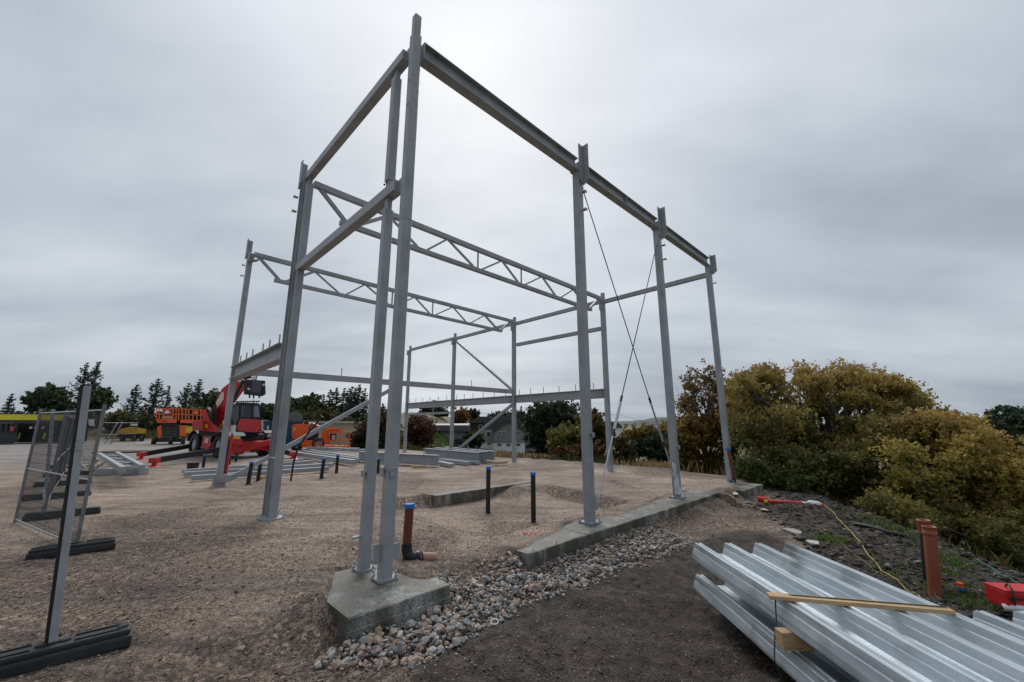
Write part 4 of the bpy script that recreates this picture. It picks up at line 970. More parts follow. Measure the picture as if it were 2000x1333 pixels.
# ------------------------------------------------------------------ site fence
WIREM = surf('galvanised fence wire', (.06, .063, .066), .5, .3)
M_FPOST = surf('weathered galvanised tube', (.20, .215, .23), .5, .4, var=.25, scale=6)
def fence_panel(p0, p1, label, hgt=2.0, z0=.10, tops=True, dense=True, c_post=True):
    p0 = Vector(p0); p1 = Vector(p1); d = (p1 - p0); ln = d.length; a = math.atan2(d.y, d.x)
    t = thing('mesh_fence', label, 'fence', (p0.x, p0.y, p0.z), a, 'wire mesh site fence panels')
    for x in (0, ln):
        m = MB(); m.cyl((x, 0, .02), (x, 0, hgt), .021, n=10); obj('post', m, M_FPOST, t)
    for z in (z0 + .03, hgt * .47, hgt - .08):
        m = MB(); m.cyl((.01, 0, z), (ln - .01, 0, z), .010, n=8); obj('rail', m, M_GALV, t)
    m = MB(); x = .05
    while x < ln - .03:
        m.bar((x, .008, z0), (x, .008, hgt - .06), .005, .005, up=(0, 1, 0), ch=0); x += .05
    z = z0 + .1
    while z < hgt - .1:
        m.bar((.01, .012, z), (ln - .01, .012, z), .005, .005, ch=0); z += .2 if not dense else .15
    obj('wire_mesh', m, WIREM, t, kind='stuff'); return t
def fence_foot(p, rz, label, L_=.74, detail=True):
    t = thing('rubber_block', label, 'rubber block', p, rz, 'black rubber fence feet')
    m = MB(); m.box((0, 0, .045), (L_, .22, .09), ch=.02); obj('base', m, M_BLACK, t)
    m = MB(); m.box((0, 0, .105), (L_ * .97, .17, .05), ch=.018)
    obj('raised_body', m, M_BLACK, t)
    if detail:
        for x in (-.24, .24):
            for yy in (-.05, .05):
                m = MB(); m.box((x, yy, .134), (.26, .012, .014), ch=.004); obj('rib', m, M_BLACK, t)
        for x in (-L_ * .43, L_ * .43, -.06, .06, 0):
            m = MB(); m.cyl((x, 0, .12), (x, 0, .142), .036, .033, n=14); m.cyl((x, 0, .141), (x, 0, .144), .02, n=10); obj('socket', m, M_BLACK, t)
    return t
# the fence line runs parallel to the gable; posts at these grid spots
F1 = gp(100, 1248, 0.14); F1.z = 0
Fa = gp(97, 1292, 0); Fb = gp(150, 1078, 0)
ANG = math.atan2(NV.y, NV.x) - math.pi / 2
fdir = math.atan2(U1.y, U1.x)
t = thing('grey_post', 'near grey channel post rising from the black foot in the left foreground', 'post', Fa)
hh = 2.02; dd = (Fb - Fa).normalized(); ss = Vector((-dd.y, dd.x, 0))
vv = Vector((-Fa.x, -Fa.y, 0)).normalized(); lf = Vector((-vv.y, vv.x, 0)) * -1
m = MB(); tl = Vector((-.15, .0, 0)); m.bar((0, 0, .05), tl + Vector((0, 0, hh)), .046, .04, up=vv, ch=.006); obj('channel', m, M_STEEL, t)
m = MB(); m.bar(lf * .034 - vv * .03 + Vector((0, 0, .06)), tl + lf * .036 - vv * .03 + Vector((0, 0, hh - .02)), .022, .03, up=vv, ch=.004); obj('inner_lip', m, M_DARK, t)
m = MB(); m.box((0, 0, 0), (.05, .05, .016), Matrix.Translation(tl * .745 + Vector((0, 0, .745 * hh))) @ Matrix.Rotation(math.radians(45), 4, 'Z'), .002); obj('collar', m, M_STEEL, t)
gF = 'black rubber fence feet'
fence_foot((Fa.x, Fa.y, gz(Fa.x, Fa.y) - .01), math.radians(42), 'large black slotted fence foot in the left foreground', .88)
fence_foot((Fb.x - .02, Fb.y - .03, gz(Fb.x, Fb.y)), math.radians(42), 'black fence foot second from the camera', .84)
Fc = gp(28, 1024, 0); fence_panel(Fc, Fb + Vector((-.02, 0, 0)), 'mesh fence panel turned towards the camera at the left edge', z0=.05)
prev = None
spots = [gp(84, 1012, .0), gp(99, 972, 0), gp(114, 948, 0), gp(124, 929, 0), gp(131, 914, 0)]
for i, p in enumerate(spots):
    fence_foot((p.x + (.32 if i == 0 else .15), p.y + (.05 if i == 0 else 0), gz(p.x, p.y)), math.radians(42), ['black foot behind the turned panel', 'fence foot in the middle of the row', 'fourth black foot along the fence row', 'fence foot near the far end of the row', 'farthest black fence foot in the row'][i], 1.0 if i == 0 else 1.15, detail=False)
    if i < 4:
        q = spots[i + 1]; fence_panel(p, q, ['edge on fence panel just beyond the turned panel', 'edge on fence panel in the middle of the row', 'edge on fence panel farther along the row', 'farthest edge on fence panel of the row'][i], dense=False)
    m = MB(); m.bar((p.x, p.y, .05), (p.x - (.27 if i == 0 else .08), p.y, 2.0), .10, .05, up=ss, ch=.004); o = obj('grey_post', m, M_STEEL); tag(o, ['wide grey post behind the turned mesh panel', 'grey fence post next in the row behind it', 'third grey post along the fence row', 'fourth grey post along the fence row', 'last grey post of the fence row'][i], 'post')
    m = MB(); q0 = Vector((p.x - .02, p.y - .06, .15 + .1 * i)); m.tube([q0 + Vector((.03 * math.sin(k), 0, k * .10)) for k in range(5)], [.01, .02, .012, .022, .006], 6)
    o = obj('plastic_strip', m, M_WHITE); tag(o, ['white plastic strip tied to the wide grey post', 'white strip tied to the second post of the row', 'white strip tied to the third row post', 'white strip on the fourth row post', 'white strip on the last row post'][i], 'plastic strip')
# far panel by the scissor lift
Fd = gp(262, 868, 0); Fe = gp(190, 872, 0)
t = fence_panel((Fe.x, Fe.y, 0), (Fd.x, Fd.y, 0), 'site fence panel far off in front of the yellow covered load', dense=False)
for px, a_ in ((205, .5), (215, .62)):
    p = gp(px, 868, 0); m = MB(); m.bar(p, p + Vector((.75, .0, 1.9)), .09, .06, ch=.004); o = obj('leaning_post', m, M_STEEL); tag(o, 'tilted grey post leaning against the far fence, ' + ('left one' if px == 205 else 'right one'), 'post')

# ------------------------------------------------------------------ stacked steel on the ground
def steel(name, secs, label, grp, mat=M_STEEL2, cat='steel beam'):
    m = MB()
    for f in secs: f(m)
    o = obj(name, m, mat); tag(o, label, cat, grp); return o
GB = 'loose steel members lying in the yard'
def bar_px(a, b, z, w_, h_, lb, typ='bar', grp=GB, dz=0):
    p0 = gp(*a, 0); p1 = gp(*b, 0); zz = Vector((0, 0, z))
    m = MB(); (m.bar if typ == 'bar' else m.ibeam)(p0 + zz, p1 + zz, w_, h_)
    o = obj('steel_beam', m, M_STEEL2); tag(o, lb, 'steel beam', grp)
    if typ == 'i':
        k = max(2, int((p1 - p0).length / 1.3))
        for i in range(1, k + 1):
            q = p0.lerp(p1, (i - .5) / k) + Vector((0, 0, z + h_ / 2)); s_ = MB().cyl(q, q + Vector((0, 0, .25)), .016, n=6); obj('stud', s_, M_STEEL2, o)
    return o
# low bars before the machine
for i, (a, b, w_, h_, lb) in enumerate((((372, 942), (640, 922), .22, .14, 'nearest hollow bar on the ground left of the second gable column'), ((358, 934), (650, 914), .22, .14, 'hollow bar behind the nearest one, its end in wood'), ((356, 928), (610, 908), .18, .12, 'third hollow bar of the low group'), ((420, 924), (590, 904), .16, .12, 'farthest hollow bar of the low group'))):
    bar_px(a, b, .12, w_, h_, lb)
for i, (a, b, z, w_, h_, lb) in enumerate((((574, 893), (692, 912), .18, .2, .2, 'long pale hollow beam at the front of the middle pile'), ((590, 890), (700, 908), .20, .15, .15, 'hollow beam behind the front one of the middle pile'), ((605, 886), (705, 903), .16, .15, .15, 'third beam of the middle pile'), ((630, 888), (712, 894), .35, .15, .15, 'beam lying across the top of the middle pile'), ((600, 882), (700, 884), .2, .18, .18, 'farthest beam of the middle pile'))):
    bar_px(a, b, z, w_, h_, lb)
for i in range(7):
    p = gp(640 + i * 11, 893 - (i % 3), 0) + Vector((0, 0, .33)); m = MB(); m.bar(p, p + Vector((.35, .3, .02)), .05, .05); o = obj('bracket', m, M_STEEL2); tag(o, 'short steel bracket on the middle pile of beams', 'bracket', 'short brackets on the middle pile')
# deep beams between the columns
bar_px((700, 903), (856, 913), .27, .24, .42, 'deep steel beam with studs lying right behind the near corner column', 'i')
bar_px((830, 895), (935, 907), .30, .24, .40, 'front deep beam with studs lying before the rear wall', 'i')
bar_px((850, 893), (950, 905), .30, .24, .40, 'middle deep beam with studs lying before the rear wall', 'i')
bar_px((868, 891), (966, 903), .30, .22, .40, 'rear deep beam with studs lying before the rear wall', 'i')
for i, (a, b, lb) in enumerate((((855, 908), (884, 914), 'short flat bar end at the right of the deep beams'), ((860, 903), (916, 910), 'flat galvanised bar among the deep beams'), ((870, 901), (935, 909), 'longer galvanised bar in front of the deep beams'))):
    bar_px(a, b, .10, .22, .12, lb)
plank(gp(805, 912, .05), gp(830, 912, .05), .1, .1, 'short wooden packer under the deep beam', 'timber_packer'); plank(gp(966, 905, .1), gp(990, 903, .1), .12, .1, 'pale timber at the right end of the deep beams', 'timber_packer'); plank(gp(508, 934, .05), gp(518, 932, .05), .12, .1, 'small wooden block by the second gable column', 'timber_packer')
# truss lying by the machine
p = [gp(193, 888, .45), gp(228, 886, .45), gp(278, 914, .5), gp(240, 918, .5)]
t = thing('stacked_truss', 'pale grey lattice truss lying flat on packers left of the outriggers', 'truss', gp(235, 905, 0), group=GB)
for a_, b_ in ((p[0], p[3]), (p[1], p[2])):
    obj('chord', MB().bar(a_, b_, .13, .16), M_STEEL2, t, world=True)
for k in range(8):
    f0, f1 = k / 8, (k + 1) / 8
    obj('web_member', MB().bar(p[0].lerp(p[3], f0), p[1].lerp(p[2], f1 if k % 2 else f0), .06, .06), M_STEEL2, t, world=True)
for px, py in ((212, 921), (265, 921)):
    q = gp(px, py, .12); m = MB(); m.box(q, (.6, .4, .22), ch=.02); o = obj('concrete_block', m, surf('pale concrete block', (.33, .34, .34), .7)); tag(o, 'pale block under the near end of the lying truss, ' + ('left one' if px == 212 else 'right one'), 'block')
for k in range(9):
    q = gp(random.uniform(150, 205), random.uniform(900, 922), .1); m = MB(); m.bar(q, q + Vector((random.uniform(-.6, .6), random.uniform(-.4, .4), random.uniform(.0, .25))), .18, .05); o = obj('board', m, surf('dusty pale board', (.52, .45, .38), .8, var=.3)); tag(o, 'pale broken board lying loose in the scrap heap left of the lying truss', 'board', 'boards in the scrap heap')
q = gp(238, 883, .04); m = MB(); m.box(q, (2.2, 1.6, .12), ch=.01); o = obj('brown_mat', m, surf('brown mat', (.10, .06, .035), .9)); tag(o, 'flat brown mat lying behind the truss', 'mat')
# leaning hose
m = MB(); b0 = gp(568, 940, 0); m.tube([b0, b0 + Vector((.02, 0, .5)), b0 + Vector((.06, .1, 1.0)), b0 + Vector((.35, .15, 1.5)), b0 + Vector((.75, .1, 1.98))], .03, 8)
o = obj('black_hose', m, M_BLACKP); tag(o, 'black hose rising from the gravel right of the second gable column', 'hose')
# red barrier post by the far left column
p = gp(437, 950, 0); t = thing('surveying_pole', 'thin red and white pole leaning beside the far left column', 'pole', p)
obj('pole', MB().cyl((0, 0, 0), (-.02, .1, 1.55), .035, n=10), M_RED, t)
obj('tape', MB().cyl((-.02, .1, 1.45), (-.025, .1, 1.70), .06, n=8), M_WHITE, t); obj('dark_sleeve', MB().bar((-.10, .05, 0), (-.08, .1, 1.3), .06, .06), M_BLACK, t)
p = gp(375, 922, 0); m = MB(); m.cyl((0, 0, 0), (0, 0, .34), .17, .19, n=18); o = obj('bucket', m, M_DARK); o.location = p; tag(o, 'dark bucket standing under the near outrigger', 'bucket')

# ------------------------------------------------------------------ machines
def slab(pts, Y, thick, parent, name, mat, label=None, away=None, ch=0):
    q = [W(x, y, Y) for x, y in pts]; c = sum(q, Vector()) / len(q)
    aw = Vector((c.x, c.y, 0)).normalized() if away is None else Vector(away)
    mb = MB().prism(q, aw * thick); o = obj(name, mb, mat, parent, world=True, label=label)
    if ch:
        md = o.modifiers.new('bevel', 'BEVEL'); md.width = ch; md.segments = 2; md.limit_method = 'ANGLE'; md.angle_limit = .6
    return o
T0 = gp(440, 893, 0); tele = thing('telehandler', 'red rotating telehandler with raised boom and black winch head, outriggers spread', 'telehandler', T0)
f_ = Vector((.85, -.54, 0)).normalized(); l_ = Vector((-f_.y, f_.x, 0)); C0 = T0 + l_ * .62 - f_ * .9
def ch(x, y, z): return C0 + f_ * x + l_ * y + Vector((0, 0, z))
def cbox(name, x, y, z, dx, dy, dz, mat, bev=.04, parent=None, label=None):
    M = Matrix.Translation(ch(x, y, z)) @ Matrix.Rotation(math.atan2(f_.y, f_.x), 4, 'Z')
    return obj(name, MB().box((0, 0, 0), (dx, dy, dz), M, bev), mat, parent or tele, world=True, label=label)
cbox('chassis', 0, 0, .95, 4.6, 1.25, .55, M_DARK, .06)
cbox('deck_plate', 0, 0, 1.28, 3.2, 1.7, .12, M_RED)
for x in (-1.5, 1.45):
    for y in (-1.1, 1.1):
        w_ = obj('wheel', MB().wheel(ch(x, y, .62), l_, .62, .46), M_BLACK, tele, world=True)
        m = MB(); m.cyl(ch(x, y - .15, .62), ch(x, y + .15, .62), .34, n=20); obj('rim', m, surf('pale wheel rim', (.42, .43, .44), .5), w_, world=True)
        m = MB()
        for k in range(26):
            an = k / 26 * 6.283; r_ = Vector((0, 0, 1)) * math.cos(an) + f_ * math.sin(an); c = ch(x, y, .62) + r_ * .62
            m.bar(c - l_ * .2 + f_ * 0, c + l_ * .2, .05, .05, up=r_, ch=.004)
        obj('tread', m, M_BLACK, w_, world=True)
        # mudguard
        pts = [ch(x + .78 * math.cos(an), y, .62 + .78 * math.sin(an)) for an in np.linspace(.25, 2.9, 9)]
        m = MB()
        for i in range(8): m.bar(pts[i], pts[i + 1], .56, .03, ch=.004)
        obj('mudguard', m, M_DARK, tele, world=True)
cbox('side_tank', -.05, -1.0, .80, 1.15, .5, .75, M_RED, .05); cbox('number_plate', .0, -1.262, .88, .42, .01, .26, M_WHITE, 0)
cbox('step', .0, -1.25, .5, 1.0, .16, .08, M_RED, .02)
for y in (-.95, .95):
    o = cbox('headlight', 2.28, y, 1.12, .10, .42, .20, M_LAMP, .04); cbox('lamp_housing', 2.20, y, 1.14, .14, .62, .30, M_DARK, .04, o)
cbox('outrigger_frame', 2.55, -.22, .62, .42, 2.1, .50, M_RED, .05)
m = MB(); m.bar(ch(2.85, -1.25, .34), ch(2.85, .95, .86), .20, .30); obj('cross_beam', m, M_RED, tele, world=True)
m = MB(); m.bar(ch(2.70, .85, .38), ch(2.70, -.9, .80), .20, .26); obj('cross_beam', m, M_RED, tele, world=True)
cbox('beam_gusset', 2.85, -1.3, .62, .34, .62, .78, M_RED, .05)
for a_, b_, lb in ((ch(2.6, -1.2, .55), gp(300, 912, 0), 'near left outrigger, longest in view'), (ch(-2.3, -1.0, .55), gp(275, 898, 0), 'rear left outrigger'), (ch(2.6, .8, .5), gp(572, 897, 0), 'right outrigger reaching behind the gable column'), (ch(-2.3, 1.0, .5), ch(-3.2, 3.4, .1), 'hidden rear right outrigger')):
    e = b_ + Vector((0, 0, .26)); m = MB(); m.bar(a_, e, .20, .24); o_ = obj('outrigger', m, M_DARK, tele, world=True, label=lb)
    m = MB(); m.cyl(e - Vector((0, 0, .12)), b_ + Vector((0, 0, .06)), .08, n=10); m.cyl(b_ + Vector((0, 0, .0)), b_ + Vector((0, 0, .07)), .30, .16, n=16)
    m.box((0, 0, 0), (.3, .3, .22), Matrix.Translation(e), .04); obj('foot', m, M_RED, o_, world=True)
YT = 22.4
# turret
o = slab([(388, 846), (388, 840), (430, 842), (505, 846), (505, 852), (395, 852)], YT - .2, 1.8, tele, 'turntable', M_DARK)
slab([(376, 826), (379, 822), (396, 822), (397, 841), (378, 840), (375, 836)], YT - .8, 1.3, tele, 'counterweight', surf('faded red paint', (.45, .05, .055), .45, dirt=(.3, .1, .1), dirt_amt=.4), ch=.06)
slab([(394, 800), (402, 800), (410, 822), (428, 838), (428, 845), (396, 842), (396, 822)], YT - .5, 1.4, tele, 'engine_cover', M_RED, ch=.05)
slab([(399, 829), (406, 829), (406, 837), (399, 837)], YT - .52, .01, tele, 'label_plate', M_LABEL)
slab([(413, 812), (414, 796), (419, 790), (423, 792), (423, 820), (418, 834)], YT - .1, .8, tele, 'grille', M_DARK, ch=.03)
slab([(404, 797), (407, 795), (412, 797), (413, 804), (408, 801)], YT + .2, .25, tele, 'beacon', M_SNOW, ch=.03)
slab([(436, 842), (440, 818), (456, 824), (470, 840), (470, 846)], YT - .5, .5, tele, 'cab_base', M_RED, ch=.04)
# boom: outer box and the inner section rising towards the head
slab([(421, 800), (421, 785), (433, 760), (452, 745), (478, 736), (477, 762), (452, 795), (434, 826), (424, 838)], YT + .5, .55, tele, 'boom', M_RED, ch=.05)
slab([(422, 786), (434, 765), (437, 768), (437, 780), (423, 800)], YT + .47, .03, tele, 'boom_side_plate', surf('pale boom decal', (.72, .62, .52), .5))
m = MB(); m.bar(W(450, 790, YT + .4), W(476, 742, YT + .1), .12, .12); m.cyl(W(437, 820, YT + .3), W(456, 790, YT + .3), .07, n=12); obj('boom_cylinder', m, M_DARK, tele, world=True)
slab([(464, 744), (472, 742), (472, 746), (465, 747)], YT + .45, .04, tele, 'boom_badge', M_WHITE)
# cab
cab = slab([(452, 838), (447, 812), (452, 795), (462, 786), (505, 788), (510, 797), (510, 840), (506, 846), (466, 846)], YT - .6, 1.15, tele, 'cab', M_DARK, ch=.05)
slab([(469, 818), (504, 820), (509, 822), (509, 838), (503, 845), (468, 843), (462, 838)], YT - .68, .5, cab, 'cab_front', M_RED, ch=.07)
slab([(472, 792), (489, 792), (490, 815), (471, 815)], YT - .63, .03, cab, 'front_window', M_GLASS, ch=.0)
slab([(493, 792), (505, 793), (507, 815), (493, 815)], YT - .63, .03, cab, 'side_window', surf('pale cab glass', (.16, .20, .23), .12, spec=.8))
slab([(453, 800), (463, 790), (467, 792), (466, 818), (459, 832), (454, 818)], YT - .63, .03, cab, 'door_window', M_GLASS)
m = MB()
for k in range(9):
    x = 471 + k * 4.2; m.bar(W(x, 783.5, YT - .7), W(x + .5, 791, YT - .75), .03, .03, ch=.003)
m.bar(W(458, 785, YT - .7), W(508, 784, YT - .7), .05, .05); m.bar(W(458, 790, YT - .72), W(508, 791, YT - .72), .04, .04)
for x in (475, 480, 485): m.bar(W(x, 792, YT - .70), W(x, 814, YT - .70), .02, .02, ch=.002)
obj('roof_guard', m, M_DARK, cab, world=True)
m = MB(); m.bar(W(492, 792, YT - .7), W(491, 816, YT - .7), .09, .05); obj('pillar', m, M_DARK, cab, world=True)
slab([(440, 847), (441, 843), (475, 845), (479, 848), (479, 852), (443, 852)], YT - 1.3, .1, tele, 'white_tube_load', M_SNOW, ch=.02)
slab([(450, 853), (470, 853), (469, 858), (450, 857)], YT - 1.32, .02, tele, 'label_plate', M_LABEL); slab([(445, 857), (473, 858), (474, 868), (445, 868)], YT - 1.25, .2, tele, 'front_panel', M_RED, ch=.03)
# black winch head at the boom tip
hd = slab([(477, 741), (518, 744), (519, 770), (512, 774), (476, 770)], YT - .4, .35, tele, 'winch_head', M_DARK, ch=.03)
slab([(492, 743), (511, 744), (510, 768), (491, 767)], YT - .45, .04, hd, 'winch_cover', surf('dark grey cover', (.06, .065, .075), .45), ch=.01)
for px, py in ((482, 750), (486, 760), (515, 752), (516, 764), (481, 766), (488, 748)):
    m = MB(); c = W(px, py, YT - .45); m.cyl(c, c + Vector((-.1, .14, 0)), .07, n=10); obj('drum', m, M_GALV if px in (515, 486) else M_DARK, hd, world=True)
m = MB(); m.tube([W(478, 738, YT), W(492, 736, YT - .1), W(500, 733, YT - .2), W(497, 742, YT - .2)], .10, 8); obj('tip_link', m, M_DARK, hd, world=True)
slab([(490, 735), (500, 733), (500, 741), (491, 741)], YT - .3, .25, hd, 'tip_block', M_SNOW, ch=.03)
for px in (487, 495, 506):
    m = MB(); m.bar(W(px, 768, YT - .3), W(px + .5, 778, YT - .3), .05, .08); obj('fork_stub', m, M_DARK, hd, world=True)
m = MB(); m.cyl(W(495, 776, YT - .3), W(495, 790, YT - .3), .012, n=6); obj('cable', m, M_ROD, hd, world=True)

# scissor lift
S0 = gp(345, 868, 0); YS = S0.y
lift = thing('scissor_lift', 'orange scissor lift with a long railed platform, behind the red telehandler', 'scissor lift', S0)
def thin_px(name, segs, Y, r, mat, parent, dz=0):
    m = MB()
    for a_, b_ in segs: m.bar(W(*a_, Y), W(*b_, Y + dz), r, r, ch=.004)
    return obj(name, m, mat, parent, world=True)
for dY in (0, 1.6):
    for yy in (798, 808.5):
        thin_px('rail', [((306, yy), (345, yy + 1)), ((345, yy + 1), (396, yy + 3))], YS + dY, .06, M_ORNG, lift)
    for x in (306, 311, 319, 338, 344, 349, 356, 363, 369, 377, 385, 392):
        thin_px('rail_post', [((x, 798 + (x - 306) * .03), (x - .4, 822))], YS + dY, .055, M_ORNG, lift)
pf = slab([(306, 819), (345, 819), (345, 826.5), (307, 826.5)], YS - .03, 1.7, lift, 'platform', M_ORNG, ch=.02)
slab([(352, 820), (396, 821), (396, 827), (352, 826.5)], YS - .03, 1.7, lift, 'platform', M_ORNG, ch=.02)
slab([(318, 799), (335, 799), (335, 809), (318, 809)], YS - .06, .03, lift, 'sign_panel', surf('red sign', (.62, .03, .03), .5))
slab([(321, 806), (324, 803), (328, 801), (330, 804), (332, 807), (327, 808), (322, 807.5)], YS - .08, .02, lift, 'white_emblem', M_SNOW)
slab([(376, 802), (388, 803), (388, 809), (376, 809)], YS - .06, .03, lift, 'sign_panel', surf('orange red sign', (.70, .09, .02), .5)); slab([(381, 804), (384, 803.5), (385, 808), (381, 808)], YS - .08, .02, lift, 'warning_mark', M_LABEL)
slab([(317, 813), (336, 813), (336, 818.5), (317, 818)], YS + .3, .2, lift, 'control_box', surf('pale olive box', (.42, .38, .20), .6), ch=.02)
c = W(324.5, 823.3, YS - .05); aw = Vector((c.x, c.y, 0)).normalized()
Mtx = Matrix.Translation(c - aw * .03) @ Matrix.Rotation(math.atan2(-c.x, c.y), 4, 'Z') @ Matrix.Rotation(math.pi / 2, 4, 'X')
text('lettering', 'DINGLI', .30, Mtx, M_DARK, lift)
for i in range(6):
    y0 = 828 + i * 5.2
    z = slab([(317, y0), (345, y0), (345, y0 + 3.2), (317, y0 + 3.2)], YS + .15, .9, lift, 'scissor_arm', M_DARK, ch=.01)
slab([(343, 828), (351, 830), (350, 862), (342, 862)], YS + .0, .8, lift, 'hydraulic_unit', M_DARK, ch=.03)
slab([(307, 834), (315, 830), (316, 852), (309, 856)], YS + .2, .6, lift, 'side_box', M_ORNG, ch=.03); slab([(351, 831), (364, 831), (364, 853), (351, 851)], YS - .1, .9, lift, 'side_box', M_ORNG, ch=.03)
slab([(363, 834), (376, 834), (376, 846), (363, 846)], YS - .6, .05, lift, 'notice', M_LABEL); slab([(363, 832), (376, 832), (376, 834), (363, 834)], YS - .6, .05, lift, 'notice', M_GREENL)
slab([(306, 856), (350, 857), (362, 856), (362, 864), (306, 864)], YS + .1, 1.3, lift, 'base_frame', M_DARK, ch=.04)
for px in (301, 334, 358):
    for dY in (0, 1.4):
        m = MB(); m.wheel(W(px, 861, YS + dY), (.8, .6, 0) if px > 320 else (.8, .5, 0), .38, .3); obj('wheel', m, M_BLACK, lift, world=True)

# boom lift
Bm = gp(625, 879, 0); YB = Bm.y; bl = thing('boom_lift', 'orange boom lift with a railed basket behind the diagonal brace', 'boom lift', Bm)
slab([(571, 832), (575, 829), (598, 828), (603, 833), (604, 848), (596, 857), (572, 858), (570, 848)], YB - .3, 1.4, bl, 'counterweight', M_ORNG, ch=.15)
slab([(573, 836), (578, 836), (578, 841), (573, 841)], YB - .33, .02, bl, 'label_plate', M_LABEL)
slab([(588, 862), (591, 860), (612, 861), (621, 867), (620, 873), (590, 875)], YB - .5, 1.2, bl, 'chassis', M_ORNG, ch=.04)
slab([(600, 845), (622, 845), (622, 862), (600, 860)], YB, .9, bl, 'engine_bay', M_DARK, ch=.04)
for px, py in ((580, 869), (622, 867)):
    for dY in (-.3, 1.6):
        w_ = obj('wheel', MB().wheel(W(px, py, YB + dY), (.25, -.95, 0), .42, .35), M_BLACK, bl, world=True)
m = MB(); m.bar(W(594, 825, YB + .2), W(622, 836, YB), .22, .22); obj('boom', m, surf('pale boom tube', (.48, .40, .32), .5), bl, world=True)
m = MB(); m.bar(W(609, 829, YB + .1), W(623, 836, YB - .1), .25, .25); obj('boom_sleeve', m, surf('rusty red boom', (.28, .09, .05), .5), bl, world=True)
m = MB(); m.cyl(W(595, 826, YB), W(602, 824, YB), .13, n=12); obj('boom_knuckle', m, M_DARK, bl, world=True)
for segs, r_, nm in (([((636, 834), (638, 868))], .26, 'mast'), ([((630, 845), (632, 870))], .12, 'mast'), ([((642, 842), (664, 842))], .30, 'control_bonnet')):
    thin_px(nm, segs, YB - .2, r_, M_ORNG, bl)
for dY in (-.4, .8):
    for a_, b_ in (((641, 832), (642, 840)), ((642, 840), (660, 838.5)), ((664, 842), (684, 845)), ((666, 842), (663, 872)), ((664, 860), (683, 860)), ((683, 845), (681, 872)), ((629, 860), (628, 876)), ((675, 846), (674, 858)), ((640, 861), (664, 860)), ((649, 832), (649, 838))):
        thin_px('basket_rail', [(a_, b_)], YB + dY, .06, M_ORNG, bl)
slab([(627, 871), (683, 871), (686, 874), (682, 877), (627, 878)], YB - .45, 1.3, bl, 'basket_floor', M_ORNG, ch=.02)
slab([(653, 872), (668, 872), (668, 876.5), (653, 876.5)], YB - .48, .02, bl, 'label_plate', M_LABEL)
slab([(644, 847), (657, 847), (657, 862), (644, 862)], YB - .1, .4, bl, 'control_panel', M_DARK, ch=.02); slab([(648, 850), (655, 850), (655, 861), (648, 861)], YB - .13, .02, bl, 'notice', surf('pale notice', (.55, .50, .30), .6))
slab([(622, 850), (629, 845), (630, 856), (623, 858)], YB, .3, bl, 'coupling', M_CREAM, ch=.02)

# containers and cabins
cont = thing('blue_container', 'dark blue skip container behind the second gable column', 'container', gp(540, 872, 0))
YC = 34.0
slab([(515, 823), (604, 824), (604, 872), (515, 875)], YC, 2.4, cont, 'body', M_BLUEC)
for k in range(14):
    x = 519 + k * 6.2; slab([(x, 826), (x + 2.4, 826), (x + 2.4, 870), (x, 870)], YC - .08, .08, cont, 'rib', M_BLUEC)
slab([(514, 822), (605, 823), (605, 825.5), (514, 825)], YC - .1, .12, cont, 'top_rail', M_BLUEC); slab([(522, 832), (525, 832), (525, 840), (522, 840)], YC - .1, .02, cont, 'label_plate', surf('pale label', (.55, .55, .35), .6))
tp_ = slab([(562, 823), (561, 812), (568, 806), (578, 804), (588, 808), (592, 818), (590, 824)], YC + .3, 1.8, None, 'tarpaulin_heap', M_TARP, ch=.25); tag(tp_, 'grey green tarpaulin heap on top of the blue container', 'tarpaulin')
m = MB(); m.bar(W(562, 820, YC + .2), W(575, 810, YC + .2), .06, .02, ch=0); o = obj('lashing', m, surf('pink lashing', (.5, .2, .2), .6), tp_, world=True)
cab_ = thing('cream_cabin', 'cream site cabin behind the orange boom lift', 'cabin', gp(640, 872, 0))
YD = 37.0
slab([(606, 826), (705, 826), (705, 868), (606, 870)], YD, 2.5, cab_, 'wall', M_CREAM)
for k in range(16): slab([(606 + k * 6.2, 830), (608 + k * 6.2, 830), (608 + k * 6.2, 867), (606 + k * 6.2, 867)], YD - .05, .05, cab_, 'rib', M_CREAM)
slab([(604, 823), (708, 823.5), (708, 827), (604, 827)], YD - .3, 3.0, cab_, 'roof', surf('pale cabin roof', (.48, .50, .36), .6))
c2 = thing('cream_container', 'cream ribbed container between the telehandler cab and the blue skip', 'container', gp(505, 868, 0))
slab([(488, 820), (524, 821), (524, 866), (488, 866)], 36.5, 2.4, c2, 'body', M_CREAM)
for k in range(6): slab([(490 + k * 5.5, 823), (492 + k * 5.5, 823), (492 + k * 5.5, 864), (490 + k * 5.5, 864)], 36.45, .05, c2, 'rib', M_CREAM)
sv = thing('green_pickup', 'dull green vehicle half hidden behind the telehandler, round lamps showing', 'vehicle', gp(502, 880, 0))
slab([(492, 848), (512, 846), (516, 856), (516, 872), (492, 872)], 27.5, 3.2, sv, 'body', surf('dull green paint', (.10, .11, .08), .5), ch=.1)
slab([(494, 838), (510, 838), (514, 848), (492, 848)], 28.2, 2.2, sv, 'cabin', M_CREAM, ch=.1)
for px in (501, 509): m = MB(); c = W(px, 852, 27.45); m.cyl(c, c + Vector((.04, -.06, 0)), .12, n=14); obj('headlight', m, M_LAMP, sv, world=True)
for px in (495, 513): obj('wheel', MB().wheel(W(px, 871, 27.6), (.9, .4, 0), .38, .25), M_BLACK, sv, world=True)
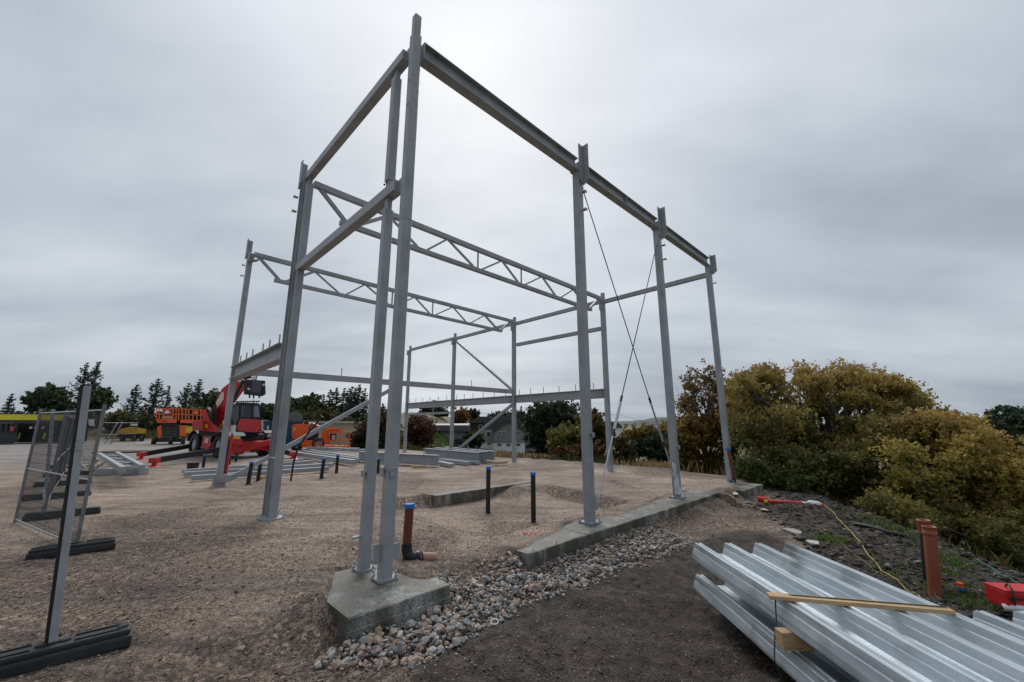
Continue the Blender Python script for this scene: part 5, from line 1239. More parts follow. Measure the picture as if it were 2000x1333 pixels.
# left yard: yellow long container, black skips
yc = thing('yellow_container', 'long yellow topped container behind the black skips at the left edge', 'container', gp(60, 862, 0))
YY = 43.0
slab([(-60, 808), (152, 811), (152, 822), (-60, 820)], YY, 2.4, yc, 'top_panel', M_YEL)
slab([(-60, 820), (152, 822), (152, 866), (-60, 866)], YY + .1, 2.3, yc, 'body', M_DARK)
m = MB()
for k in range(20):
    x = -50 + k * 10; m.bar(W(x, 808.5, YY), W(x + 5, 808, YY), .14, .12)
o = obj('cargo_net', m, M_BLACK, yc, world=True)
for nm, pts, Yk, lb in (('black_skip', [(-40, 824), (27, 826), (31, 842), (28, 866), (-40, 868)], 37.5, 'black skip with a red sticker at the very left edge'), ('black_skip', [(34, 822), (102, 823), (96, 846), (92, 864), (36, 864), (33, 845)], 39.5, 'black skip with two lime stripes beside the turned fence panel'), ('black_skip', [(112, 824), (172, 826), (170, 862), (114, 862)], 41.0, 'black skip partly hidden behind the row of fence panels')):
    t = thing(nm, lb, 'skip', gp(pts[0][0] + 30, 864, 0), group='black waste skips')
    slab(pts, Yk, 2.2, t, 'body', M_DARK, ch=.05)
    x0, x1 = pts[0][0], pts[1][0]
    slab([(x0, 824), (x1, 825), (x1, 828), (x0, 827)], Yk - .1, .12, t, 'rim', surf('worn dark rim', (.06, .06, .065), .5))
    slab([(x0, 843), (x1, 844), (x1, 846), (x0, 845)], Yk - .1, .12, t, 'rib', M_DARK)
    for k in range(7):
        x = x0 + 4 + k * (x1 - x0 - 8) / 6; slab([(x, 828), (x + 1.6, 828), (x + 1, 843), (x - .6, 843)], Yk - .07, .08, t, 'rib', M_DARK)
    if x0 == 34:
        for x in (36, 85): slab([(x - 2, 858), (x + 1, 846), (x + 5, 846), (x + 2, 858)], Yk - .14, .03, t, 'lime_stripe', M_LIME)
        slab([(57, 834), (63, 833.5), (63, 838), (57, 838)], Yk - .12, .02, t, 'notice', M_SNOW); slab([(67, 833), (74, 833), (73, 838), (67, 838)], Yk - .12, .02, t, 'notice', surf('red white notice', (.6, .25, .25), .6)); slab([(81, 834), (87, 834), (86, 838), (81, 838)], Yk - .12, .02, t, 'notice', M_SNOW)
    if x0 == -40: slab([(20, 834), (28, 833), (27, 842), (20, 843)], Yk - .12, .02, t, 'notice', surf('red sticker', (.45, .06, .05), .6))
yt = thing('yellow_load', 'load under a yellow tarpaulin on a dark trailer behind the far fence panel', 'trailer', gp(255, 862, 0))
slab([(228, 846), (236, 838), (250, 835), (262, 835), (286, 839), (284, 847), (262, 848)], 45, 2.2, yt, 'tarpaulin', M_YELD, ch=.2)
slab([(228, 847), (284, 848), (284, 855), (230, 855)], 45.1, 2.0, yt, 'trailer_bed', M_DARK, ch=.05)
for px in (240, 262, 277): obj('wheel', MB().wheel(W(px, 858, 45), (.9, .4, 0), .38, .25), M_BLACK, yt, world=True)
slab([(255, 828), (269, 828), (269, 832), (255, 832)], 46, .1, yt, 'sign_plate', M_SNOW)
wb = slab([(172, 820), (185, 819), (184, 832), (174, 832)], 40, .06, None, 'white_board', M_SNOW); tag(wb, 'small white board on the fence right of the near channel post', 'board')

# ------------------------------------------------------------------ houses
M_ROOF = surf('dark roof tiles', (.055, .057, .060), .7, var=.25, scale=2, bump=.3, bscale=8)
M_GREYW = surf('grey wooden cladding', (.27, .27, .255), .75, var=.1, scale=1)
M_HWHITE = surf('white plaster wall', (.80, .81, .82), .7, var=.06)
M_DWIN = surf('dark window pane', (.03, .035, .045), .15, spec=.8)
M_TRIM = surf('white window trim', (.65, .66, .66), .5)
def window(parent, x0, y0, x1, y1, Y, trim=M_TRIM, w_=.9):
    fr = slab([(x0 - w_, y0 - w_), (x1 + w_, y0 - w_), (x1 + w_, y1 + w_), (x0 - w_, y1 + w_)], Y - .08, .07, parent, 'window', trim)
    slab([(x0, y0), (x1, y0), (x1, y1), (x0, y1)], Y - .10, .03, fr, 'pane', M_DWIN)
YH = 78.0
h = thing('grey_house', 'grey gabled house with a white basement and small windows beyond the rear columns', 'house', W(985, 882, YH))
slab([(964, 842), (994, 823), (1025, 842), (1025, 865.5), (964, 865.5)], YH, 9, h, 'gable_wall', M_GREYW)
slab([(964, 866), (1025, 866), (1025, 886), (964, 886)], YH + .1, 8.8, h, 'basement_wall', M_HWHITE)
slab([(938, 840), (964, 840), (964, 864.5), (938, 864.5)], YH + 1.2, 8, h, 'wing_wall', M_GREYW); slab([(938, 864.8), (964, 864.8), (964, 880), (938, 880)], YH + 1.3, 7.8, h, 'wing_basement', M_HWHITE)
for k in range(20):
    x = 965.5 + k * 3.1; yt_ = 823 + abs(x - 994) * .62 + 2; slab([(x, yt_), (x + .5, yt_), (x + .5, 865), (x, 865)], YH - .05, .05, h, 'cladding_board', M_GREYW)
slab([(960, 842.5), (994, 820.5), (994, 823.2), (961, 845)], YH - .5, 10, h, 'roof', M_ROOF); slab([(994, 820.5), (1029, 842), (1028, 845), (994, 823.2)], YH - .5, 10, h, 'roof', M_ROOF)
slab([(940, 841), (948, 823), (994, 821), (966, 841)], YH + 2, 4, h, 'roof', M_ROOF); slab([(1003, 825), (1042, 824), (1060, 842), (1028, 842)], YH + 3, 5, h, 'roof', M_ROOF)
slab([(1025, 842), (1062, 842), (1062, 882), (1025, 882)], YH + 3, 6, h, 'side_wall', surf('weathered grey wall', (.20, .20, .19), .8))
for x0, y0, x1, y1, dy in ((951, 844, 958, 853, 1.2), (972, 844.5, 979, 847.5, 0), (980.5, 844.5, 988, 847.5, 0), (1001, 844.5, 1008, 847.5, 0), (1009, 844.5, 1017, 847.5, 0), (972, 867.5, 979.5, 871, .1), (989.5, 867.5, 997, 871, .1), (1008, 867.5, 1016, 871, .1), (952, 865.5, 959, 868.5, 1.3), (1036, 845, 1043, 851, 3)):
    window(h, x0, y0, x1, y1, YH + dy)
h = thing('brown_house', 'low dark brown house with broad tiled roofs behind the grey gabled house', 'house', W(950, 845, 100))
slab([(918, 824), (990, 824), (990, 850), (918, 850)], 100, 8, h, 'wall', surf('dark brown cladding', (.055, .040, .033), .8)); slab([(912, 826), (936, 814), (955, 814), (975, 826)], 99, 9, h, 'roof', M_ROOF); slab([(950, 826), (972, 812), (990, 813), (1025, 825)], 101, 8, h, 'roof', M_ROOF)
window(h, 936, 830, 941, 838, 100); slab([(990, 806), (994, 806), (994, 813), (990, 813)], 102, .8, h, 'chimney', surf('brick chimney', (.16, .09, .07), .8))
h = thing('grey_garage', 'long low grey garage with a pale metal roof left of the houses', 'garage', W(880, 864, 72))
slab([(836, 842), (912, 843), (912, 864), (836, 864)], 72, 6, h, 'wall', M_GREYW); slab([(836, 831), (915, 831), (917, 843.5), (836, 842)], 71.2, .3, h, 'roof', surf('pale metal roof', (.075, .08, .09), .45, var=.1), away=(0, 5, 1.0))
slab([(912, 834), (918, 831), (918, 843), (912, 852)], 72.2, 5, h, 'gable_board', M_ROOF)
for k in range(15): slab([(838 + k * 5, 844), (838.5 + k * 5, 844), (838.5 + k * 5, 863), (838 + k * 5, 863)], 71.95, .05, h, 'cladding_board', M_GREYW)
h = thing('white_house', 'white house with a dark roof seen between the right rear columns', 'house', W(1198, 845, 110))
slab([(1180, 836), (1196, 828), (1215, 836), (1215, 856), (1180, 856)], 110, 7, h, 'wall', M_HWHITE); slab([(1176, 826), (1206, 824.5), (1218, 836), (1198, 835), (1180, 834)], 109.5, 8, h, 'roof', M_ROOF); window(h, 1187, 840, 1191, 845, 110)
h = thing('pale_house', 'pale gabled house seen through the farthest rear bay', 'house', W(862, 830, 115))
slab([(848, 830), (862, 818), (876, 828), (876, 840), (848, 840)], 115, 7, h, 'wall', surf('beige wall', (.42, .38, .32), .7)); slab([(850, 828), (866, 812), (882, 818), (880, 827), (864, 818)], 114.5, 8, h, 'roof', M_ROOF)
car = thing('parked_car', 'dark parked car in front of the grey garage', 'car', W(888, 868, 66))
slab([(881, 866), (882, 860), (888, 859), (892, 855), (903, 855), (908, 860), (912, 861), (912, 866)], 66, 1.8, car, 'body', surf('dark car paint', (.02, .022, .028), .25, coat=.5), ch=.12)
slab([(890, 859.5), (893, 856), (902, 856), (906, 859.5)], 65.95, .04, car, 'side_window', M_GLASS)
for px in (886, 906): obj('wheel', MB().wheel(W(px, 866, 66), (.1, 1, 0), .32, .22), M_BLACK, car, world=True)

# overhead wire and mast
m = MB(); m.tube([W(1170, 808, 120), W(1210, 811, 120), W(1265, 826, 140)], .03, 5); o = obj('overhead_wire', m, M_DARK); tag(o, 'thin overhead wire in the sky above the far hill', 'wire')
m = MB(); m.tube([W(930, 806, 110), W(955, 809, 110), W(990, 808, 110)], .03, 5); o = obj('overhead_wire', m, M_DARK); tag(o, 'thin overhead wire above the brown house roof', 'wire')
m = MB(); m.cyl(W(960.5, 816, 100), W(960.5, 802, 100), .06, n=6); o = obj('antenna_mast', m, M_DARK); tag(o, 'thin aerial mast on the brown house', 'mast')
m = MB(); m.cyl(W(27, 812, 120), W(27, 789, 120), .1, n=6); m.bar(W(24, 789, 120), W(30, 789, 120), .1, .1); o = obj('antenna_mast', m, M_DARK); tag(o, 'thin pole with a crossbar at the far left horizon', 'mast')
m = MB(); m.cyl(W(846, 835, 80), W(846, 797, 80), .10, n=6); o = obj('utility_pole', m, surf('grey pole', (.3, .3, .3), .7)); tag(o, 'grey pole seen under the farthest rear floor beam', 'pole')

# ------------------------------------------------------------------ vegetation
def leaf_quads(P, size, cols, name, mat, parent, stretch=1.5, flatness=0.0):
    n = len(P); d = rng.normal(0, 1, (n, 3)); d[:, 2] *= (1 - flatness); d /= np.linalg.norm(d, axis=1)[:, None] + 1e-9
    e = rng.normal(0, 1, (n, 3)); e -= d * np.sum(e * d, 1)[:, None]; e /= np.linalg.norm(e, axis=1)[:, None] + 1e-9
    s_ = size * rng.uniform(.45, 1.6, (n, 1)); a = d * s_ * stretch * .5; b = e * s_ * .5
    v = np.stack([P - a, P + b * .9 - a * .1, P + a, P - b * .9 - a * .1], 1).reshape(-1, 3)
    return np_mesh(name, v, 4, np.repeat(cols, 4, 0), mat, parent)
def branch_tube(m, p0, p1, r0, r1, bend=.12, n=4, sides=6):
    p0, p1 = Vector(p0), Vector(p1); L_ = (p1 - p0).length; pts = []
    off = Vector((random.gauss(0, 1), random.gauss(0, 1), random.gauss(0, .6) + .6)) * bend * L_
    for i in range(n + 1):
        t = i / n; pts.append(p0.lerp(p1, t) + off * math.sin(t * math.pi) * .8)
    m.tube(pts, [r0 + (r1 - r0) * i / n for i in range(n + 1)], sides)
def broadleaf(name, label, cat, base, clumps, nleaf, lsize, palfun, trunk_r=.12, group=None, crotch=.35, twigs=40, bare=0.0, leaf_mat=M_LEAF, spread=.42):
    """clumps: list of (x,y,z,r) in world coordinates forming the crown"""
    base = Vector(base); t = thing(name, label, cat, base, group=group); cl = np.array(clumps, float)
    cen = Vector(cl[:, :3].mean(0)); top = cl[:, 2].max()
    fork = base.lerp(cen, crotch); fork.z = base.z + (top - base.z) * crotch * .8
    m = MB(); m.tube([base - Vector((0, 0, .2)), base.lerp(fork, .5) + Vector((.05, .03, 0)), fork], [trunk_r * 1.15, trunk_r, trunk_r * .85], 9); tr = obj('trunk', m, M_BARK, t, world=True)
    m = MB(); tips = []
    for c in cl:
        c3 = Vector(c[:3]); branch_tube(m, fork, c3, trunk_r * random.uniform(.35, .6), trunk_r * .12)
        for k in range(5):
            q = c3 + Vector((random.gauss(0, 1), random.gauss(0, 1), random.gauss(.2, .8))).normalized() * c[3] * random.uniform(.6, 1.30); tips.append((q, c[3]))
            branch_tube(m, c3 - (c3 - fork) * .15, q, trunk_r * .12, trunk_r * .03, n=3, sides=4)
    obj('branches', m, M_BARK, t, world=True)
    # leaves gather round many small twig centres
    w_ = cl[:, 3] ** 2; w_ /= w_.sum(); nt_ = max(10, int(nleaf / 14))
    ci = rng.choice(len(cl), nt_, p=w_); d = rng.normal(0, 1, (nt_, 3)); d /= np.linalg.norm(d, axis=1)[:, None]
    rad = cl[ci, 3] * (rng.random(nt_) ** .45) * (1 + .28 * rng.normal(0, 1, nt_)).clip(.5, 1.6); tw = cl[ci, :3] + d * rad[:, None] * np.array([1, 1, .85])
    li = rng.integers(0, nt_, nleaf); P = tw[li] + rng.normal(0, 1, (nleaf, 3)) * (cl[ci[li], 3] * spread * .28)[:, None]
    ok = P[:, 2] > base.z; P = P[ok]; n = len(P)
    C = palfun(P, cl[ci[li], :][ok])
    A = np.array(MW[t.as_pointer()].inverted()); Pl = P @ A[:3, :3].T + A[:3, 3]
    leaf_quads(Pl, lsize, C, 'crown', leaf_mat, t); return t
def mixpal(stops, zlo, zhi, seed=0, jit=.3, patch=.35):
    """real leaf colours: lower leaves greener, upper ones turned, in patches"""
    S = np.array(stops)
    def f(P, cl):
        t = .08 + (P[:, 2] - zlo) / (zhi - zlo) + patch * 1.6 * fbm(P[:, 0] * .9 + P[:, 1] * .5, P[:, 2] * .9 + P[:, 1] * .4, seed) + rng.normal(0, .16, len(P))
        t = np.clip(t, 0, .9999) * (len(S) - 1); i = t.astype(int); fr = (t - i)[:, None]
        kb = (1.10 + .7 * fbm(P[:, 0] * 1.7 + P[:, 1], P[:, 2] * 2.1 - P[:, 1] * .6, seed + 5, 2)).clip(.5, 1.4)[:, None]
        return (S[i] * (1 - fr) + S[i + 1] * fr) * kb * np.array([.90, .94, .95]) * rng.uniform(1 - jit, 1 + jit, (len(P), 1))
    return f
def crown_clumps(cx, cy, cz, rx, ry, rz, n, cr):
    out = []
    for _ in range(n):
        d = Vector((random.gauss(0, 1), random.gauss(0, 1), random.gauss(0, 1))).normalized() * (random.random() ** .5)
        out.append((cx + d.x * rx, cy + d.y * ry, cz + d.z * rz, cr * random.uniform(.7, 1.25)))
    return out
def px_clumps(outline, Y, depth, n, cr):
    """random clump centres inside a silhouette measured at distance Y, spread in depth"""
    xs_ = [p[0] for p in outline]; ys_ = [p[1] for p in outline]; out = []; g = 0
    rp = cr / Y * FPX; mg = rp * .55; oa = [(float(a), float(b)) for a, b in outline]
    while len(out) < n and g < 30000:
        g += 1; x = random.uniform(min(xs_), max(xs_)); y = random.uniform(min(ys_), max(ys_))
        if g % 150 == 0: mg *= .93
        sdv = poly_sd(np.array([x]), np.array([y]), oa)[0]
        if sdv < -mg and (len(out) % 2 or sdv > -mg - rp * .9):
            dY = random.uniform(-depth, depth) * (1 if len(out) % 2 else .6); p = W(x, y, Y + dY); out.append((p.x, p.y, p.z, cr * random.uniform(.75, 1.15)))
    return out
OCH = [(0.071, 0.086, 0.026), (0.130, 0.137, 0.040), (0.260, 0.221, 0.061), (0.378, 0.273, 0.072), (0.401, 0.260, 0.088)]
def big(name, label, cat, outline, Y, depth, ncl, cr, nleaf, ls, stops, basepx, trunk_r=.12, group=None, seed=1, crotch=.35, basez=None, dy=0, **k):
    outline = [(x, y + dy) for x, y in outline]
    cl = px_clumps(outline, Y, depth, ncl, cr); zs = [c[2] for c in cl]
    bx = W(basepx[0], basepx[1], Y); z = gz(bx.x, bx.y) if basez is None else basez
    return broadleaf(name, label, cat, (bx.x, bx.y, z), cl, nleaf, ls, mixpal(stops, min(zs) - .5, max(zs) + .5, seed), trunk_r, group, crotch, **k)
GT = 'autumn trees and bushes on the slope at the right'
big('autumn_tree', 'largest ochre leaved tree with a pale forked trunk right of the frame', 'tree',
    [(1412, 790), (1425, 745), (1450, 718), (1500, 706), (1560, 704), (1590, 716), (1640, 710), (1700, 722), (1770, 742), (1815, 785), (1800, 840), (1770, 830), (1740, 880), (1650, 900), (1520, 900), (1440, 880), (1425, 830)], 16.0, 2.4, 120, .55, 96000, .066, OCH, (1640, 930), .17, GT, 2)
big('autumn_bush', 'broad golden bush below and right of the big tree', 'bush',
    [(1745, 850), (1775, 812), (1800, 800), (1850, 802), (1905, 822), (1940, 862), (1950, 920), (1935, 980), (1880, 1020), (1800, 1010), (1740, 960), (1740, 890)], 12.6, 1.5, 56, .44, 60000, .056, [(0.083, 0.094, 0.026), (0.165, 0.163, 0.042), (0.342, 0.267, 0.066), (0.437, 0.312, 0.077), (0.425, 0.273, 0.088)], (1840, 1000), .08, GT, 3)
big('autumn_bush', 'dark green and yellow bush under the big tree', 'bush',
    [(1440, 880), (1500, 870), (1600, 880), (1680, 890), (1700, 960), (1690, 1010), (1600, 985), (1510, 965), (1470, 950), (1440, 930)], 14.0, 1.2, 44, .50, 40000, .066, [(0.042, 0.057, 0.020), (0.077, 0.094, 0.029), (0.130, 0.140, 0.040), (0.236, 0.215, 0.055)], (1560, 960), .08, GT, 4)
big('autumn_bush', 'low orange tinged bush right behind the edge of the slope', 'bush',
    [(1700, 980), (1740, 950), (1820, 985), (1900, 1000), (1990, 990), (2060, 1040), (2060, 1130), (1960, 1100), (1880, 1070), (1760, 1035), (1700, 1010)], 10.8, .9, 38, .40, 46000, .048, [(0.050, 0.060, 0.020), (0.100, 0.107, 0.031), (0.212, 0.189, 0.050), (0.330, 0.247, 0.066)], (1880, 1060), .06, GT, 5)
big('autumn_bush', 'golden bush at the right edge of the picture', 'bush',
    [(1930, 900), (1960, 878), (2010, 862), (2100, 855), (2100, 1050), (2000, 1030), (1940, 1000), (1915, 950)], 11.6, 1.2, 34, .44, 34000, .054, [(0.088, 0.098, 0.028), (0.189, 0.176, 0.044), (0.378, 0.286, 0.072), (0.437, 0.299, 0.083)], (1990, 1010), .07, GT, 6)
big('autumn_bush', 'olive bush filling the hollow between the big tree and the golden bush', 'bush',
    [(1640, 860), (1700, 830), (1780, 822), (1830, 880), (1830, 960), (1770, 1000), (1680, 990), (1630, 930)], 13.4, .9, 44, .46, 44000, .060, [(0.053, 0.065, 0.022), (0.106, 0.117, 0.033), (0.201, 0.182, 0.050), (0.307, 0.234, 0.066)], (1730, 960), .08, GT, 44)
big('bare_birch', 'half bare birch with thin upright twigs left of the big tree', 'tree',
    [(1322, 760), (1335, 730), (1365, 706), (1395, 712), (1425, 740), (1432, 790), (1420, 850), (1340, 850), (1318, 800)], 19.5, 1.2, 34, .60, 5200, .080, [(0.088, 0.085, 0.024), (0.177, 0.117, 0.031), (0.201, 0.104, 0.033)], (1375, 930), .11, GT, 7, .3)
big('autumn_bush', 'brown and olive bush under the half bare birch', 'bush',
    [(1325, 820), (1370, 800), (1440, 800), (1450, 900), (1445, 940), (1380, 935), (1320, 905), (1315, 860)], 18.6, 1.1, 26, .6, 15000, .092, [(0.053, 0.058, 0.013), (0.118, 0.111, 0.022), (0.201, 0.137, 0.029), (0.224, 0.130, 0.033)], (1385, 925), .08, GT, 8)
# middle distance hedge row between the right rear column and the third front column
big('hedge_bush', 'yellow green shrub row beyond the dry grass between the right columns', 'bush',
    [(1205, 850), (1230, 838), (1262, 832), (1300, 828), (1330, 822), (1338, 890), (1300, 880), (1240, 875), (1205, 880)], 42, 2.0, 34, 1.0, 15000, .20, [(.05, .055, .015), (.10, .095, .022), (.19, .14, .03), (.22, .14, .035)], (1270, 885), .10, None, 9)
big('dark_shrub', 'dark green spreading conifer shrub at the edge of the dry grass', 'shrub',
    [(1232, 862), (1262, 856), (1300, 854), (1335, 858), (1338, 898), (1290, 900), (1250, 895), (1228, 888)], 36, 1.2, 22, .75, 9000, .17, [(.012, .022, .014), (.020, .036, .022), (.03, .05, .03)], (1285, 895), .08, None, 10, leaf_mat=M_NEEDLE)
big('hedge_bush', 'brownish shrub just right of the second right rear column', 'bush', [(1200, 858), (1225, 850), (1240, 880), (1235, 918), (1205, 920), (1198, 890)], 24, .7, 14, .5, 5000, .12, [(.03, .035, .014), (.07, .06, .02), (.10, .07, .03)], (1215, 915), .05, None, 11)
big('willow_shrub', 'tall yellow green shrub left of the second front column', 'bush', [(1075, 860), (1090, 835), (1115, 815), (1138, 830), (1142, 880), (1138, 905), (1085, 905), (1072, 890)], 27, 1.0, 26, .62, 11000, .12, [(.055, .065, .018), (.10, .11, .025), (.16, .155, .032), (.18, .16, .035)], (1108, 903), .06, None, 12)
big('willow_shrub', 'rust coloured low shrub at the foot of the yellow green one', 'bush', [(1080, 880), (1110, 872), (1150, 868), (1180, 870), (1182, 912), (1130, 910), (1085, 905)], 25, .7, 18, .5, 7000, .11, [(.05, .035, .016), (.12, .065, .022), (.15, .075, .025)], (1130, 905), .05, None, 13)
big('olive_tree', 'brown and olive tree behind the second front column', 'tree', [(1130, 815), (1150, 795), (1178, 800), (1190, 830), (1190, 890), (1140, 880)], 40, 1.5, 24, 1.0, 8000, .18, [(.045, .045, .016), (.09, .07, .022), (.13, .09, .03)], (1160, 900), .12, None, 14)
big('garden_bush', 'dark garden bush between the grey garage and the grey gabled house', 'bush', [(900, 846), (920, 842), (940, 846), (942, 880), (898, 880)], 71, .8, 20, .9, 7000, .22, [(.02, .03, .014), (.04, .055, .02), (.07, .085, .03)], (920, 880), .08, None, 45)
big('dark_pine', 'big dark pine right of the grey gabled house', 'tree', [(1030, 808), (1050, 796), (1075, 788), (1100, 784), (1118, 790), (1128, 808), (1120, 830), (1085, 845), (1050, 850), (1035, 835)], 62, 3.5, 42, 1.9, 16000, .34, [(.020, .034, .020), (.036, .056, .028), (.060, .080, .038)], (1068, 890), .35, None, 15, leaf_mat=M_NEEDLE)
big('dark_pine', 'lower boughs of a dark pine beside the white basement', 'tree', [(1035, 840), (1060, 835), (1085, 850), (1080, 885), (1040, 885), (1030, 862)], 60, 1.5, 20, 1.3, 7000, .30, [(.018, .028, .018), (.034, .048, .028)], (1060, 890), .2, None, 16, leaf_mat=M_NEEDLE)
big('round_tree', 'small rounded orange tree behind the grey garage roof', 'tree', [(886, 812), (895, 800), (910, 798), (914, 812), (912, 830), (886, 830)], 88, 1.5, 20, 1.3, 5200, .34, [(.09, .05, .02), (.19, .085, .026), (.22, .10, .03)], (900, 850), .2, None, 17)
big('round_tree', 'small dark green tree right of the orange tree', 'tree', [(914, 806), (925, 801), (934, 808), (932, 818), (916, 818)], 105, 1.5, 14, 1.4, 3000, .4, [(.02, .03, .02), (.04, .055, .03)], (923, 830), .2, None, 18)
big('copper_tree', 'dark reddish brown tree left of the garage, twigs showing', 'tree', [(792, 815), (815, 806), (835, 812), (848, 835), (845, 870), (800, 880), (788, 850)], 38, 1.5, 30, 1.0, 6500, .13, [(.035, .018, .014), (.070, .026, .018), (.10, .035, .02)], (812, 892), .13, None, 19)
big('green_tree', 'dull green tree above the garage seen through the rear bay', 'tree', [(820, 800), (850, 790), (872, 798), (878, 816), (850, 824), (822, 820)], 95, 2, 24, 1.8, 6000, .42, [(.03, .035, .018), (.055, .06, .025), (.08, .075, .03)], (850, 850), .25, None, 20)
big('brown_hedge', 'dark brown hedge just left of the near corner column', 'hedge', [(692, 850), (700, 815), (735, 790), (770, 785), (772, 880), (700, 885), (690, 870)], 33, 1.5, 34, .95, 14000, .15, [(.02, .018, .01), (.045, .035, .015), (.085, .05, .02)], (735, 885), .1, None, 21)
big('brown_hedge', 'dull green thicket between the boom lift and the near posts', 'hedge', [(640, 845), (660, 825), (700, 815), (712, 850), (708, 880), (650, 880)], 42, 1.5, 30, 1.1, 10000, .2, [(.02, .026, .012), (.04, .048, .02), (.06, .065, .028)], (680, 885), .1, None, 22)

def conifer(name, label, px, ytop, ybase, wpx, Y, group=None, dark=1.0, density=1.0, droop=.25, basez=None):
    top = W(px, ytop, Y); b = W(px, ybase, Y); hgt = top.z - b.z; R = wpx / 2 * Y / 793 * 1.25
    t = thing(name, label, 'tree', b, group=group)
    m = MB(); m.cyl((0, 0, -.5), (0, 0, hgt * .97), R * .07 + .08, .03, n=7); obj('trunk', m, M_BARK, t)
    P = []; m = MB(); z = hgt * .06; i = 0
    while z < hgt * .985:
        f = z / hgt; rl = R * (1 - f) ** .85 * random.uniform(.80, 1.15) + .10
        for k in range(random.randint(5, 7) if f < .9 else 4):
            an = random.random() * 6.283; L_ = rl * random.uniform(.50, 1.22); ca, sa = math.cos(an), math.sin(an)
            rise = L_ * (.10 + .35 * f)
            if f < .85 and k % 3 == 0: m.bar((0, 0, z), (ca * L_ * .9, sa * L_ * .9, z - droop * L_ * .4), .05, .05, ch=0)
            ns = max(5, int(L_ * 16 * density))
            for s_ in range(ns):
                q = ((s_ + random.random()) / ns) ** .75
                zz = z - droop * L_ * math.sin(q * 2.2) + rise * q ** 3
                wd = .06 + .16 * L_ * (1 - q) * q * 2
                o_ = random.gauss(0, wd)
                P.append((ca * L_ * q - sa * o_, sa * L_ * q + ca * o_, zz - abs(random.gauss(0, .10)) - abs(o_) * .25))
        z += .34 + .20 * (1 - f)
    obj('branches', m, M_BARK, t)
    P = np.array(P); n = len(P)
    C = pal(n, [(.030 * dark, .050 * dark, .034 * dark), (.046 * dark, .070 * dark, .046 * dark), (.07 * dark, .095 * dark, .055 * dark)], .25)
    leaf_quads(P, .17, C, 'crown', M_NEEDLE, t, 2.0, .3); return t
GC = 'conifers along the back of the yard'
for px, yt_, yb, w_, Y, dk, lb in ((6, 768, 840, 30, 60, 1.0, 'dark fir cut by the left edge of the picture'), (140, 706, 850, 62, 66, .9, 'tallest slim spruce, left one of the tall pair'), (163, 704, 850, 58, 68, .9, 'tall slim spruce, right one of the tall pair'),
    (250, 749, 850, 58, 66, .9, 'narrow spruce right of the far fence post'), (290, 735, 850, 70, 66, 1.0, 'broad spruce above the scissor lift railing'), (314, 750, 850, 30, 72, 1.2, 'thin airy spruce right of the broad one'),
    (352, 745, 850, 72, 64, .9, 'dark bushy spruce left of the red boom'), (374, 740, 850, 66, 66, 1.1, 'taller bushy spruce behind the telehandler'),
    (624, 770, 860, 46, 73, .8, 'low dark spruce at the left of the clump behind the boom lift'), (643, 762, 860, 46, 74, .8, 'dark spruce set back in the clump'), (672, 760, 860, 48, 75, .8, 'dark spruce filling the middle of the clump'), (687, 756, 860, 48, 75, .8, 'dark spruce behind the tallest two of the clump'), (636, 758, 860, 44, 70, .8, 'first dark spruce of the clump behind the boom lift'), (650, 755, 860, 46, 71, .8, 'second dark spruce of the clump'), (664, 757, 860, 44, 72, .8, 'third dark spruce of the clump'),
    (680, 751, 860, 54, 70, .75, 'fourth spruce of the clump, among the tallest'), (694, 748, 860, 54, 71, .75, 'tallest spruce of the clump near the gable posts'), (706, 756, 860, 44, 72, .8, 'last spruce of the clump, right beside the post'), (655, 800, 870, 30, 55, 1.5, 'lighter young spruce before the dark clump'),
    (1018, 792, 850, 18, 90, .8, 'small dark spruce left of the big pine')):
    conifer('spruce_tree', lb, px, yt_, yb, w_, Y, GC, dk)
def pine_px(label, outline, Y, nl, basepx, stops=((.028, .044, .022), (.050, .070, .032), (.080, .100, .045)), seed=30, r=1.2, nc=26, ls=.3, name='pine_tree'):
    return big(name, label, 'tree', outline, Y, 2.5, nc, r, nl, ls, list(stops), basepx, .22, 'broad crowned trees behind the yard', seed, leaf_mat=M_NEEDLE, basez=1.2)
pine_px('spreading pine left of the tall spruce pair', [(48, 778), (70, 762), (100, 756), (125, 766), (132, 800), (110, 815), (75, 812), (62, 795), (50, 790)], 60, 9000, (95, 850))
pine_px('dark green pine right of the tall spruce pair', [(172, 775), (190, 758), (210, 766), (218, 775), (205, 800), (180, 812), (168, 800)], 60, 6000, (192, 850), seed=31)
pine_px('broad olive pine behind the red engine cover', [(385, 790), (400, 768), (420, 762), (432, 770), (440, 800), (420, 820), (388, 815)], 62, 6000, (410, 850), ((.025, .035, .014), (.045, .058, .02), (.07, .08, .028)), 32)
pine_px('dull green trees right of the telehandler cab', [(505, 800), (520, 788), (535, 800), (548, 806), (560, 820), (505, 825)], 62, 6000, (525, 850), seed=33)
pine_px('mixed green tree just right of the second gable column', [(560, 780), (568, 774), (580, 780), (586, 800), (580, 822), (556, 822)], 66, 6000, (570, 850), seed=34)
pine_px('mixed green tree above the boom lift', [(584, 784), (600, 772), (618, 776), (630, 790), (628, 815), (588, 820)], 68, 7000, (608, 850), ((.022, .03, .014), (.045, .055, .02), (.07, .08, .03)), 35)
pine_px('olive brown thicket behind the blue container', [(548, 812), (575, 800), (600, 805), (640, 800), (655, 830), (640, 845), (560, 845)], 50, 9000, (600, 850), ((.03, .034, .014), (.06, .062, .022), (.095, .085, .03)), 36, 1.1, 30, .24)
pine_px('low green thicket left of the scissor lift', [(205, 815), (230, 805), (262, 812), (300, 806), (310, 835), (300, 850), (220, 850)], 53, 9000, (255, 855), ((.03, .036, .014), (.06, .062, .024), (.12, .10, .04)), 37, 1.1, 30, .24)
